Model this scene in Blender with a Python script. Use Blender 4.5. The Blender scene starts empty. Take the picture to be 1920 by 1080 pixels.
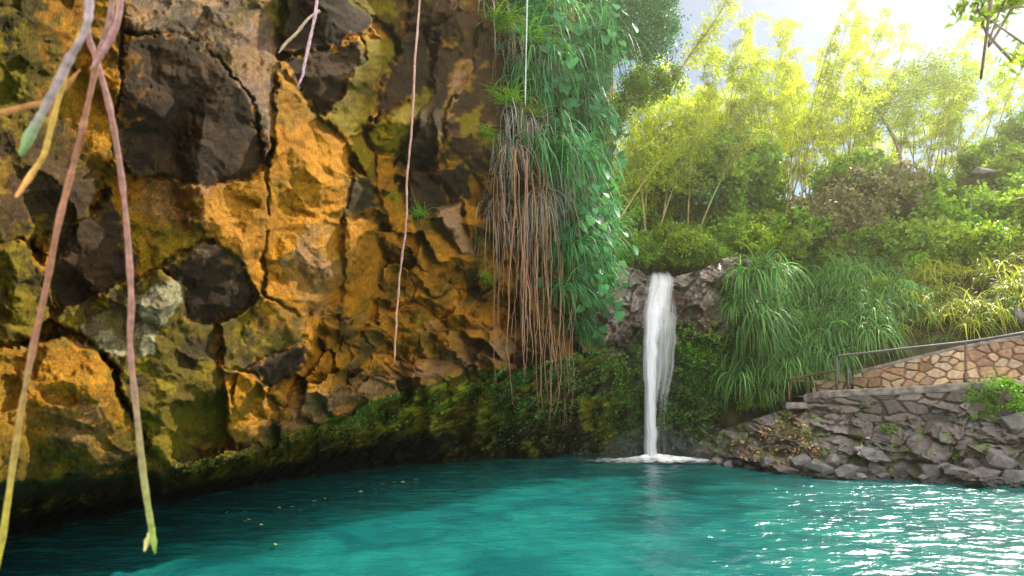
import bpy, bmesh, math, random
import numpy as np
from mathutils import Vector
R = math.radians
random.seed(7)
rng = np.random.default_rng(7)
scene = bpy.context.scene
col = scene.collection

# ------------------------------------------------------------------ camera
F = 1251.0                                  # focal length in pixels of a 1920 wide picture
TH = math.atan(210.0 / F)                   # upward pitch
CZ = 1.67
cd = bpy.data.cameras.new("camera"); cam = bpy.data.objects.new("camera", cd); col.objects.link(cam)
cam.location = (0, 0, CZ); cam.rotation_euler = (math.pi / 2 + TH, 0, 0)
cd.sensor_width = 36; cd.lens = F / 1920 * 36; cd.clip_start = 0.05; cd.clip_end = 2000
cd.dof.use_dof = True; cd.dof.focus_distance = 13.0; cd.dof.aperture_fstop = 3.2
scene.camera = cam

# ------------------------------------------------------------------ sky, sun, exposure
SUN_AZ, SUN_EL = 40.0, 43.0                 # azimuth from +Y towards +X
w = bpy.data.worlds.new("World"); scene.world = w; w.use_nodes = True
nt = w.node_tree; nt.nodes.clear()
wo = nt.nodes.new("ShaderNodeOutputWorld"); bg = nt.nodes.new("ShaderNodeBackground")
sky = nt.nodes.new("ShaderNodeTexSky"); sky.sky_type = 'NISHITA'; sky.sun_disc = False
sky.sun_elevation = R(SUN_EL); sky.sun_rotation = R(SUN_AZ); sky.air_density = 1.0; sky.dust_density = 0.4
bg.inputs[1].default_value = 0.06
tc = nt.nodes.new("ShaderNodeTexCoord"); mp = nt.nodes.new("ShaderNodeMapping"); mp.inputs['Scale'].default_value = (1, 1, 2.2)
cn = nt.nodes.new("ShaderNodeTexNoise"); cn.inputs['Scale'].default_value = 2.3; cn.inputs['Detail'].default_value = 5
cr = nt.nodes.new("ShaderNodeValToRGB"); cr.color_ramp.elements[0].position = 0.48; cr.color_ramp.elements[1].position = 0.80
cm = nt.nodes.new("ShaderNodeMix"); cm.data_type = 'RGBA'; cm.inputs[7].default_value = (5.0, 5.2, 5.6, 1)
L = nt.links.new
sp = nt.nodes.new("ShaderNodeSeparateXYZ"); bk = nt.nodes.new("ShaderNodeMapRange"); bk.inputs[1].default_value = .30; bk.inputs[2].default_value = -.30
cm2 = nt.nodes.new("ShaderNodeMix"); cm2.data_type = 'RGBA'; cm2.inputs[6].default_value = (4.2, 4.8, 5.8, 1); cm2.inputs[7].default_value = (33.0, 32.5, 31.5, 1)  # unseen bright cloud bank behind the camera, added as frontal fill
L(tc.outputs['Generated'], sp.inputs[0]); L(sp.outputs[1], bk.inputs[0]); L(bk.outputs[0], cm2.inputs[0]); L(cm2.outputs[2], cm.inputs[7])
ax = nt.nodes.new("ShaderNodeMath"); ax.operation = 'MULTIPLY_ADD'; ax.inputs[1].default_value = .22; L(bk.outputs[0], ax.inputs[0]); L(cn.outputs[0], ax.inputs[2])
L(tc.outputs['Generated'], mp.inputs[0]); L(mp.outputs[0], cn.inputs['Vector']); L(ax.outputs[0], cr.inputs[0])
L(cr.outputs[0], cm.inputs[0]); L(sky.outputs[0], cm.inputs[6]); L(cm.outputs[2], bg.inputs[0]); L(bg.outputs[0], wo.inputs[0])
sd = bpy.data.lights.new("sun", 'SUN'); sun = bpy.data.objects.new("sun", sd); col.objects.link(sun)
sd.energy = 5.0; sd.angle = R(1.5); sd.color = (1.0, 0.93, 0.80)
sv = Vector((math.sin(R(SUN_AZ)) * math.cos(R(SUN_EL)), math.cos(R(SUN_AZ)) * math.cos(R(SUN_EL)), math.sin(R(SUN_EL))))
sun.rotation_euler = sv.to_track_quat('Z', 'Y').to_euler(); sun.location = sv * 80
scene.view_settings.view_transform = 'Standard'; scene.view_settings.look = 'None'
scene.view_settings.exposure = 1.1; scene.view_settings.gamma = 1.0; scene.view_settings.use_curve_mapping = False
scene.render.engine = 'CYCLES'
scene.cycles.use_denoising = True
scene.cycles.max_bounces = 6; scene.cycles.diffuse_bounces = 3; scene.cycles.glossy_bounces = 2
scene.cycles.transmission_bounces = 3; scene.cycles.transparent_max_bounces = 12; scene.cycles.volume_bounces = 0
scene.cycles.use_adaptive_sampling = True; scene.cycles.adaptive_threshold = 0.02
scene.cycles.caustics_reflective = False; scene.cycles.caustics_refractive = False
scene.cycles.sample_clamp_indirect = 6.0

# ------------------------------------------------------------------ picture point + depth -> place
def at(u, v, Y):
    u = np.asarray(u, float); v = np.asarray(v, float); Y = np.asarray(Y, float)
    dx = (u - 960) / F; dy = (540 - v) / F
    ry = math.cos(TH) - dy * math.sin(TH); rz = math.sin(TH) + dy * math.cos(TH)
    k = Y / ry
    return np.stack(np.broadcast_arrays(dx * k, Y, CZ + rz * k), -1)
def Yw(v):                                  # distance at which row v meets the water
    dy = (540 - np.asarray(v, float)) / F
    ry = math.cos(TH) - dy * math.sin(TH); rz = math.sin(TH) + dy * math.cos(TH)
    return -CZ * ry / rz
def tab(pairs):
    a = np.array(pairs, float); return lambda u: np.interp(u, a[:, 0], a[:, 1])

# ------------------------------------------------------------------ number noise
def hsh(ix, iy, s=0):
    n = (ix.astype(np.int64) * 374761393 + iy.astype(np.int64) * 668265263 + s * 974634777) & 0xffffffff
    n = ((n ^ (n >> 13)) * 1274126177) & 0xffffffff
    n = ((n ^ (n >> 16)) * 2246822519) & 0xffffffff
    return ((n ^ (n >> 15)) & 0xffffff) / float(0xffffff)
def vnoise(x, y, s=0):
    ix = np.floor(x); iy = np.floor(y); fx = x - ix; fy = y - iy
    fx = fx * fx * fx * (fx * (fx * 6 - 15) + 10); fy = fy * fy * fy * (fy * (fy * 6 - 15) + 10)
    a = hsh(ix, iy, s); b = hsh(ix + 1, iy, s); c = hsh(ix, iy + 1, s); d = hsh(ix + 1, iy + 1, s)
    return (a + (b - a) * fx) * (1 - fy) + (c + (d - c) * fx) * fy
def fbm(x, y, s=0, o=4):
    r = 0; a = 0.5; t = 0
    for k in range(o):
        r = r + a * vnoise(x, y, s + k * 17); t += a; a *= 0.5; x = x * 2.03 + 5.1; y = y * 2.03 + 1.7
    return r / t
def voro(x, y, s=0):
    """F1, F2, offset from own seed, two cell randoms"""
    ix = np.floor(x); iy = np.floor(y)
    f1 = np.full(x.shape, 9.0); f2 = np.full(x.shape, 9.0)
    ox = np.zeros(x.shape); oy = np.zeros(x.shape); cx = np.zeros(x.shape); cy = np.zeros(x.shape)
    for i in (-1, 0, 1):
        for j in (-1, 0, 1):
            gx = ix + i; gy = iy + j
            px = gx + hsh(gx, gy, s); py = gy + hsh(gx, gy, s + 5)
            dx = x - px; dy = y - py; d = np.sqrt(dx * dx + dy * dy)
            m = d < f1
            f2 = np.where(m, f1, np.minimum(f2, d))
            f1 = np.where(m, d, f1); ox = np.where(m, dx, ox); oy = np.where(m, dy, oy)
            cx = np.where(m, gx, cx); cy = np.where(m, gy, cy)
    return f1, f2, ox, oy, cx, cy
def facets(x, y, s=0, tilt=1.0):
    """broken-rock relief 0..1-ish: every cell a tilted plane, creased where cells meet"""
    f1, f2, ox, oy, cx, cy = voro(x, y, s)
    a = (hsh(cx, cy, s + 11) - .5) * 2 * tilt; b = (hsh(cx, cy, s + 12) - .5) * 2 * tilt; c = hsh(cx, cy, s + 13) - .5
    h = c * 0.8 + a * ox + b * oy
    e = f2 - f1
    return h - 0.10 * np.exp(-(e / 0.05) ** 2), e, hsh(cx, cy, s + 14), hsh(cx, cy, s + 15)
def tri(x, y, s=0, wp=.55):
    """continuous creased facets: straight planes between random heights"""
    wx = x + wp * (vnoise(x * .9 + 3.1, y * .9, s + 50) - .5) * 2; wy = y + wp * (vnoise(x * .9, y * .9 + 8.3, s + 51) - .5) * 2
    wx = wx + .35 * wy; ix = np.floor(wx); iy = np.floor(wy); fx = wx - ix; fy = wy - iy
    a = hsh(ix, iy, s); b = hsh(ix + 1, iy, s); c = hsh(ix, iy + 1, s); d = hsh(ix + 1, iy + 1, s); fl = hsh(ix, iy, s + 9) > .5
    lo1 = a + fx * (b - a) + fy * (c - a); hi1 = d + (1 - fx) * (c - d) + (1 - fy) * (b - d)
    t1 = np.where(fx + fy < 1, lo1, hi1)
    lo2 = b + (1 - fx) * (a - b) + fy * (d - b); hi2 = c + fx * (d - c) + (1 - fy) * (a - c)
    t2 = np.where(fx > fy, lo2, hi2)
    return np.where(fl, t1, t2) - .5
def ridges(x, y, s=0):
    """creased planes without steps"""
    r = np.full(x.shape, -9.0)
    ix = np.floor(x); iy = np.floor(y)
    for i in (-1, 0, 1):
        for j in (-1, 0, 1):
            gx = ix + i; gy = iy + j
            px = gx + hsh(gx, gy, s); py = gy + hsh(gx, gy, s + 5)
            a = (hsh(gx, gy, s + 1) - .5) * 1.6; b = (hsh(gx, gy, s + 2) - .5) * 1.6
            dx = x - px; dy = y - py
            d = np.sqrt(dx * dx + dy * dy)
            r = np.maximum(r, a * dx + b * dy + 0.3 * hsh(gx, gy, s + 3) - 0.9 * d * d * 0.7)
    return r

# ------------------------------------------------------------------ mesh helpers
def mesh_np(name, V, Q, mat, parent=None, colr=None, smooth=True, link=True):
    """V (n,3); Q (m,4) or (m,3)"""
    V = np.ascontiguousarray(V, dtype=np.float32).reshape(-1, 3); Q = np.ascontiguousarray(Q, dtype=np.int32)
    me = bpy.data.meshes.new(name); k = Q.shape[1]; m = Q.shape[0]
    me.vertices.add(len(V)); me.vertices.foreach_set("co", V.ravel())
    me.loops.add(m * k); me.loops.foreach_set("vertex_index", Q.ravel())
    me.polygons.add(m); me.polygons.foreach_set("loop_start", np.arange(m, dtype=np.int32) * k)
    me.polygons.foreach_set("loop_total", np.full(m, k, dtype=np.int32))
    me.polygons.foreach_set("use_smooth", np.full(m, smooth, dtype=bool))
    if colr is not None:
        c = np.ones((len(V), 4), dtype=np.float32); c[:, :3] = colr
        at_ = me.color_attributes.new("tint", 'FLOAT_COLOR', 'POINT'); at_.data.foreach_set("color", c.ravel())
    me.update(calc_edges=True); me.validate()
    if mat: me.materials.append(mat)
    if not link: return me
    o = bpy.data.objects.new(name, me); col.objects.link(o)
    if parent: o.parent = parent
    return o
def grid_q(nr, nc):
    i = np.arange(nr * nc).reshape(nr, nc)
    return np.stack([i[:-1, :-1], i[1:, :-1], i[1:, 1:], i[:-1, 1:]], -1).reshape(-1, 4)
def tag(o, label=None, cat=None, group=None, kind=None):
    if label: o['label'] = label
    if cat: o['category'] = cat
    if group: o['group'] = group
    if kind: o['kind'] = kind
    return o
def empty(name, loc, label=None, cat=None, group=None, rz=0):
    o = bpy.data.objects.new(name, None); col.objects.link(o); o.location = [float(c) for c in loc]
    o.rotation_euler = (0, 0, rz); o.empty_display_size = .1
    return tag(o, label, cat, group)
def copy_tree(o, loc, rz=0, sc=1.0, label=None, group=None):
    r = o.copy(); col.objects.link(r); r.location = [float(c) for c in loc]; r.rotation_euler = (r.rotation_euler[0], r.rotation_euler[1], rz); r.scale = (sc,) * 3
    if label: r['label'] = label
    if group: r['group'] = group
    for ch in list(o.children):
        c = ch.copy(); col.objects.link(c); c.parent = r
        for g in ch.children:
            d = g.copy(); col.objects.link(d); d.parent = c
    return r
def tube_arr(P, r, n=6):
    P = np.asarray(P, float); m = len(P); r = np.broadcast_to(np.asarray(r, float), (m,))
    T = np.gradient(P, axis=0); T /= np.linalg.norm(T, axis=1)[:, None] + 1e-9
    ref = np.array([1.0, 0, 0]) if abs(T[:, 0]).mean() < .8 else np.array([0, 1.0, 0])
    A = np.cross(T, ref); A /= np.linalg.norm(A, axis=1)[:, None] + 1e-9; B = np.cross(T, A)
    a = np.arange(n) * 2 * math.pi / n
    V = P[:, None] + r[:, None, None] * (np.cos(a)[None, :, None] * A[:, None] + np.sin(a)[None, :, None] * B[:, None])
    i = np.arange(m * n).reshape(m, n); j = np.roll(i, -1, 1)
    Q = np.stack([i[:-1], j[:-1], j[1:], i[1:]], -1).reshape(-1, 4)
    V = V.reshape(-1, 3)
    V = np.vstack([V, P[0], P[-1]]); c0 = m * n; c1 = c0 + 1      # caps as thin quads
    cap0 = np.stack([i[0][::2], np.full(len(i[0][::2]), c0), np.roll(i[0], -2)[::2], np.roll(i[0], -1)[::2]], -1)
    cap1 = np.stack([i[-1][::2], np.roll(i[-1], -1)[::2], np.roll(i[-1], -2)[::2], np.full(len(i[0][::2]), c1)], -1)
    return V, np.vstack([Q, cap0, cap1])
def join(parts):
    Vs, Qs, n = [], [], 0
    for V, Q in parts:
        Vs.append(V); Qs.append(Q + n); n += len(V)
    return np.vstack(Vs), np.vstack(Qs)
def smooth_path(P, n):
    P = np.asarray(P, float); m = len(P); t = np.linspace(0, m - 1, n); i = np.clip(t.astype(int), 0, m - 2); f = (t - i)[:, None]
    p0 = P[np.clip(i - 1, 0, m - 1)]; p1 = P[i]; p2 = P[i + 1]; p3 = P[np.clip(i + 2, 0, m - 1)]
    return 0.5 * (2 * p1 + (p2 - p0) * f + (2 * p0 - 5 * p1 + 4 * p2 - p3) * f ** 2 + (3 * p1 - p0 - 3 * p2 + p3) * f ** 3)
def unit(a): return a / (np.linalg.norm(a, axis=-1, keepdims=True) + 1e-9)

# ------------------------------------------------------------------ materials
def new_mat(name):
    m = bpy.data.materials.new(name); m.use_nodes = True; t = m.node_tree
    return m, t, t.nodes['Principled BSDF'], t.nodes['Material Output']
def node(t, k, **kw):
    n = t.nodes.new(k)
    for a, b in kw.items(): setattr(n, a, b)
    return n
def rock_mat(name, rough=.85, bump=.35, fine=14.0, spec=.3, speck=.35, scale_noise=1.0, wet=0.0):
    m, t, b, out = new_mat(name); l = t.links.new
    at_ = node(t, 'ShaderNodeAttribute', attribute_name="tint"); geo = node(t, 'ShaderNodeNewGeometry')
    n1 = node(t, 'ShaderNodeTexNoise'); n1.inputs['Scale'].default_value = fine * 3 * scale_noise; n1.inputs['Detail'].default_value = 7; n1.inputs['Roughness'].default_value = .72
    n2 = node(t, 'ShaderNodeTexNoise'); n2.inputs['Scale'].default_value = fine * .8 * scale_noise; n2.inputs['Detail'].default_value = 8; n2.inputs['Roughness'].default_value = .65
    mu = node(t, 'ShaderNodeTexVoronoi', feature='DISTANCE_TO_EDGE'); mu.inputs['Scale'].default_value = fine * .28
    for n in (n1, n2): l(geo.outputs['Position'], n.inputs['Vector'])
    wv = node(t, 'ShaderNodeVectorMath', operation='ADD'); l(geo.outputs['Position'], wv.inputs[0])
    sc_ = node(t, 'ShaderNodeVectorMath', operation='SCALE'); sc_.inputs['Scale'].default_value = .25
    l(n2.outputs['Color'], sc_.inputs[0]); l(sc_.outputs[0], wv.inputs[1]); l(wv.outputs[0], mu.inputs['Vector'])
    r1 = node(t, 'ShaderNodeMapRange'); r1.inputs[1].default_value = .3; r1.inputs[2].default_value = .7; r1.inputs[3].default_value = 1 - speck; r1.inputs[4].default_value = 1 + speck
    l(n1.outputs[0], r1.inputs[0])
    r2 = node(t, 'ShaderNodeMapRange'); r2.inputs[1].default_value = .35; r2.inputs[2].default_value = .65; r2.inputs[3].default_value = .72; r2.inputs[4].default_value = 1.25
    l(n2.outputs[0], r2.inputs[0])
    mm = node(t, 'ShaderNodeMath', operation='MULTIPLY'); l(r1.outputs[0], mm.inputs[0]); l(r2.outputs[0], mm.inputs[1])
    vm = node(t, 'ShaderNodeVectorMath', operation='SCALE'); l(at_.outputs['Color'], vm.inputs[0]); l(mm.outputs[0], vm.inputs['Scale'])
    n3 = node(t, 'ShaderNodeTexNoise'); n3.inputs['Scale'].default_value = fine * 1.6; n3.inputs['Detail'].default_value = 9; n3.inputs['Roughness'].default_value = .8; n3.inputs['Distortion'].default_value = .8; l(geo.outputs['Position'], n3.inputs['Vector'])
    r3 = node(t, 'ShaderNodeMapRange'); r3.inputs[1].default_value = .53; r3.inputs[2].default_value = .62; r3.inputs[4].default_value = .7; l(n3.outputs[0], r3.inputs[0])
    hs = node(t, 'ShaderNodeHueSaturation'); hs.inputs['Saturation'].default_value = .72; hs.inputs['Value'].default_value = .42; l(vm.outputs[0], hs.inputs['Color'])
    mx3 = node(t, 'ShaderNodeMix', data_type='RGBA'); l(r3.outputs[0], mx3.inputs[0]); l(vm.outputs[0], mx3.inputs[6]); l(hs.outputs[0], mx3.inputs[7]); l(mx3.outputs[2], b.inputs['Base Color'])
    ad = node(t, 'ShaderNodeMath', operation='MULTIPLY_ADD'); ad.inputs[1].default_value = .45; l(n2.outputs[0], ad.inputs[0])
    h1 = node(t, 'ShaderNodeMath', operation='MULTIPLY'); h1.inputs[1].default_value = .55; l(n1.outputs[0], h1.inputs[0]); l(h1.outputs[0], ad.inputs[2])
    ck = node(t, 'ShaderNodeMapRange'); ck.inputs[1].default_value = 0; ck.inputs[2].default_value = .04; ck.inputs[3].default_value = -.03; ck.inputs[4].default_value = 0
    l(mu.outputs[0], ck.inputs[0]); ad2 = node(t, 'ShaderNodeMath', operation='ADD'); l(ad.outputs[0], ad2.inputs[0]); l(ck.outputs[0], ad2.inputs[1])
    bp = node(t, 'ShaderNodeBump'); bp.inputs['Strength'].default_value = bump; bp.inputs['Distance'].default_value = .045
    l(ad2.outputs[0], bp.inputs['Height']); l(bp.outputs[0], b.inputs['Normal'])
    b.inputs['Roughness'].default_value = rough; b.inputs['Specular IOR Level'].default_value = spec
    if wet:
        b.inputs['Coat Weight'].default_value = wet; b.inputs['Coat Roughness'].default_value = .25
    return m
def leaf_mat(name, c, tr=.45, rough=.5, var=.35, spec=.35, trc=None):
    m, t, b, out = new_mat(name); l = t.links.new
    at_ = node(t, 'ShaderNodeAttribute', attribute_name="tint"); oi = node(t, 'ShaderNodeObjectInfo')
    hv = node(t, 'ShaderNodeHueSaturation'); hv.inputs['Color'].default_value = (*c, 1)
    mr = node(t, 'ShaderNodeMapRange'); mr.inputs[3].default_value = 1 - var; mr.inputs[4].default_value = 1 + var
    l(oi.outputs['Random'], mr.inputs[0]); l(mr.outputs[0], hv.inputs['Value'])
    mx = node(t, 'ShaderNodeMix', data_type='RGBA', blend_type='MULTIPLY'); mx.inputs[0].default_value = 1
    l(hv.outputs[0], mx.inputs[6]); l(at_.outputs['Color'], mx.inputs[7])
    l(mx.outputs[2], b.inputs['Base Color']); b.inputs['Roughness'].default_value = rough; b.inputs['Specular IOR Level'].default_value = spec
    tl = node(t, 'ShaderNodeBsdfTranslucent'); tm = node(t, 'ShaderNodeMix', data_type='RGBA', blend_type='MULTIPLY'); tm.inputs[0].default_value = 1
    tm.inputs[7].default_value = (*(trc or (2.0, 1.7, .6)), 1); l(mx.outputs[2], tm.inputs[6]); l(tm.outputs[2], tl.inputs[0])
    ms = node(t, 'ShaderNodeMixShader'); ms.inputs[0].default_value = tr
    l(b.outputs[0], ms.inputs[1]); l(tl.outputs[0], ms.inputs[2]); l(ms.outputs[0], out.inputs[0])
    return m
def plain_mat(name, c, rough=.7, noise=.25, scale=8, bump=.1, spec=.3, c2=None, metallic=0):
    m, t, b, out = new_mat(name); l = t.links.new
    geo = node(t, 'ShaderNodeNewGeometry'); n1 = node(t, 'ShaderNodeTexNoise'); n1.inputs['Scale'].default_value = scale; n1.inputs['Detail'].default_value = 6
    l(geo.outputs['Position'], n1.inputs['Vector'])
    mx = node(t, 'ShaderNodeMix', data_type='RGBA'); mr = node(t, 'ShaderNodeMapRange'); mr.inputs[1].default_value = .35; mr.inputs[2].default_value = .65
    l(n1.outputs[0], mr.inputs[0]); l(mr.outputs[0], mx.inputs[0])
    mx.inputs[6].default_value = (*[k * (1 - noise) for k in c], 1); mx.inputs[7].default_value = (*(c2 or [k * (1 + noise) for k in c]), 1)
    l(mx.outputs[2], b.inputs['Base Color']); b.inputs['Roughness'].default_value = rough; b.inputs['Specular IOR Level'].default_value = spec; b.inputs['Metallic'].default_value = metallic
    bp = node(t, 'ShaderNodeBump'); bp.inputs['Strength'].default_value = bump; bp.inputs['Distance'].default_value = .05; l(n1.outputs[0], bp.inputs['Height']); l(bp.outputs[0], b.inputs['Normal'])
    return m
def tint_mat(name, rough=.6):
    m, t, b, out = new_mat(name); l = t.links.new
    at_ = node(t, 'ShaderNodeAttribute', attribute_name="tint"); geo = node(t, 'ShaderNodeNewGeometry')
    n1 = node(t, 'ShaderNodeTexNoise'); n1.inputs['Scale'].default_value = 60; l(geo.outputs['Position'], n1.inputs['Vector'])
    mr = node(t, 'ShaderNodeMapRange'); mr.inputs[1].default_value = .3; mr.inputs[2].default_value = .7; mr.inputs[3].default_value = .7; mr.inputs[4].default_value = 1.25; l(n1.outputs[0], mr.inputs[0])
    vm = node(t, 'ShaderNodeVectorMath', operation='SCALE'); l(at_.outputs['Color'], vm.inputs[0]); l(mr.outputs[0], vm.inputs['Scale']); l(vm.outputs[0], b.inputs['Base Color'])
    bp = node(t, 'ShaderNodeBump'); bp.inputs['Strength'].default_value = .3; bp.inputs['Distance'].default_value = .01; l(n1.outputs[0], bp.inputs['Height']); l(bp.outputs[0], b.inputs['Normal'])
    b.inputs['Roughness'].default_value = rough; b.inputs['Specular IOR Level'].default_value = .25
    return m
M = dict(
    cliff=rock_mat('ochre_cliff_rock', .92, .75, 15, .06, .62),
    basalt=rock_mat('wet_basalt', .5, .6, 7, .45, .35, wet=.25),
    bank=rock_mat('grey_bank_rock', .75, .5, 8, .3, .3),
    masonry=rock_mat('masonry', .85, .35, 14, .25, .25),
    root=tint_mat('root_bark', .75), leafy=tint_mat('fallen_leaf', .5),
    bamboo=leaf_mat('bamboo_leaf', (.40, .46, .03), .6, .5, .22, trc=(1.6, 1.6, .5)),
    bambood=leaf_mat('bamboo_leaf_green', (.27, .34, .04), .55, .5, .25, trc=(1.9, 1.8, .5)),
    dark=leaf_mat('dark_leaf', (.035, .13, .045), .3, .4, .25, trc=(1.6, 2.0, .8)),
    shrub=leaf_mat('shrub_leaf', (.15, .27, .035), .48, .45, .25, trc=(2.1, 1.9, .5)),
    shruby=leaf_mat('yellow_shrub_leaf', (.19, .29, .03), .45, .5, .25, trc=(1.9, 1.7, .5)),
    creeper=leaf_mat('creeper_leaf', (.19, .19, .08), .35, .6, .25, trc=(1.7, 1.5, .9)),
    grass=leaf_mat('ribbon_grass', (.12, .24, .075), .42, .5, .3, .15, trc=(1.6, 1.8, .9)),
    grassy=leaf_mat('sunny_ribbon_grass', (.28, .34, .06), .5, .45, .25, .3, trc=(1.9, 1.7, .6)),
    curtain=leaf_mat('hanging_grass', (.06, .20, .075), .35, .6, .3, .15, trc=(1.6, 1.8, .8)),
    dry=leaf_mat('dry_hanging_grass', (.30, .26, .20), .2, .7, .3, trc=(1.3, 1.2, 1)),
    heart=leaf_mat('heart_leaf', (.055, .17, .065), .3, .55, .3, .2, trc=(1.6, 1.9, .7)),
    fern=leaf_mat('fern', (.16, .34, .035), .4, .45, .25, trc=(1.8, 1.8, .5)),
    moss=leaf_mat('moss_leaf', (.07, .17, .03), .25, .6, .2, trc=(1.8, 1.8, .5)),
    olivemoss=leaf_mat('olive_moss', (.14, .13, .015), .2, .7, .2),
    culm=plain_mat('bamboo_culm', (.30, .26, .10), .5, .3, 3), bark=plain_mat('bark', (.16, .12, .08), .85, .35, 9, .4),
    rust=plain_mat('rusty_steel', (.10, .055, .035), .55, .5, 30, .2, .5, (.20, .10, .06), .3),
    rail=plain_mat('dark_painted_pipe', (.06, .05, .055), .45, .4, 30, .1, .5),
    cement=plain_mat('weathered_cement', (.15, .125, .115), .85, .3, 6, .4, .2, (.27, .225, .20)),
    soil=plain_mat('dark_soil', (.035, .035, .018), .95, .4, 3, .5, .1, (.07, .065, .03)),
    path=plain_mat('path_cement', (.25, .22, .18), .9, .25, 4, .3),
)

# ------------------------------------------------------------------ colours of stone
P_ = dict(ORANGE=(.33, .140, .006), DEEP=(.23, .092, .005), OCHRE=(.18, .095, .008), OLIVE=(.075, .053, .006), MOSS=(.15, .11, .004), DARK=(.030, .019, .011),
          BROWN=(.05, .028, .012), TAN=(.25, .14, .06), GREY=(.105, .075, .048), PALE=(.20, .18, .095), GREEN=(.27, .29, .016), DKGREEN=(.035, .05, .016), PINK=(.22, .13, .08))
SEC = dict(ORANGE=('DEEP', 'OCHRE'), DEEP=('OCHRE', 'ORANGE'), OCHRE=('OLIVE', 'DEEP'), OLIVE=('DARK', 'MOSS'), MOSS=('OLIVE', 'OCHRE'), DARK=('BROWN', 'DARK'),
           BROWN=('DARK', 'OCHRE'), TAN=('OCHRE', 'PINK'), GREY=('OLIVE', 'TAN'), PALE=('OLIVE', 'GREY'), GREEN=('DKGREEN', 'MOSS'), DKGREEN=('DARK', 'GREEN'), PINK=('TAN', 'GREY'))
def stone_col(name, U, V, s=0):
    n1 = fbm(U / 60, V / 60, s + 100, 5); n2 = fbm(U / 38 + 9, V / 38, s + 200, 6); n3 = fbm(U / 9, V / 9, s + 300, 3)
    a, b = SEC[name]; c = np.array(P_[name]); ca = np.array(P_[a]); cb = np.array(P_[b])
    w1 = np.clip((n1 + .25 * (n3 - .5) - .50) * 7, 0, 1)[..., None]; w2 = np.clip((n2 + .3 * (n3 - .5) - .57) * 9, 0, 1)[..., None]
    r = c * (1 - w1 * .8) + ca * w1 * .8
    return r * (1 - w2 * .75) + cb * w2 * .75
def poly_sd(U, V, P):
    """signed distance (inside positive) from the points to a closed outline"""
    P = np.asarray(P, float); d = np.full(U.shape, 1e9); ins = np.zeros(U.shape, bool)
    for i in range(len(P)):
        a = P[i]; b = P[(i + 1) % len(P)]; e = b - a
        t = np.clip(((U - a[0]) * e[0] + (V - a[1]) * e[1]) / (e @ e + 1e-9), 0, 1)
        d = np.minimum(d, np.hypot(U - a[0] - t * e[0], V - a[1] - t * e[1]))
        c = (a[1] > V) != (b[1] > V)
        ins ^= c & (U < (b[0] - a[0]) * (V - a[1]) / (b[1] - a[1] + 1e-12) + a[0])
    return np.where(ins, d, -d)

# ------------------------------------------------------------------ the cliff
lipv = tab([(-400, 950), (0, 905), (150, 897), (300, 882), (450, 850), (600, 792), (750, 738), (900, 700), (1000, 690), (1100, 660), (1200, 640)])
lipY = tab([(-400, 2.7), (0, 4.5), (300, 6.5), (600, 9.5), (900, 14), (1050, 16.5), (1130, 18.5), (1180, 21.5), (1220, 25)])
topk = tab([(-400, .60), (0, .63), (300, .69), (600, .78), (900, .90), (1200, 1.0)])
watv = tab([(-400, 1130), (0, 1012), (200, 966), (300, 944), (400, 924), (550, 895), (700, 876), (900, 861), (1080, 853), (1220, 850)])
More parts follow.
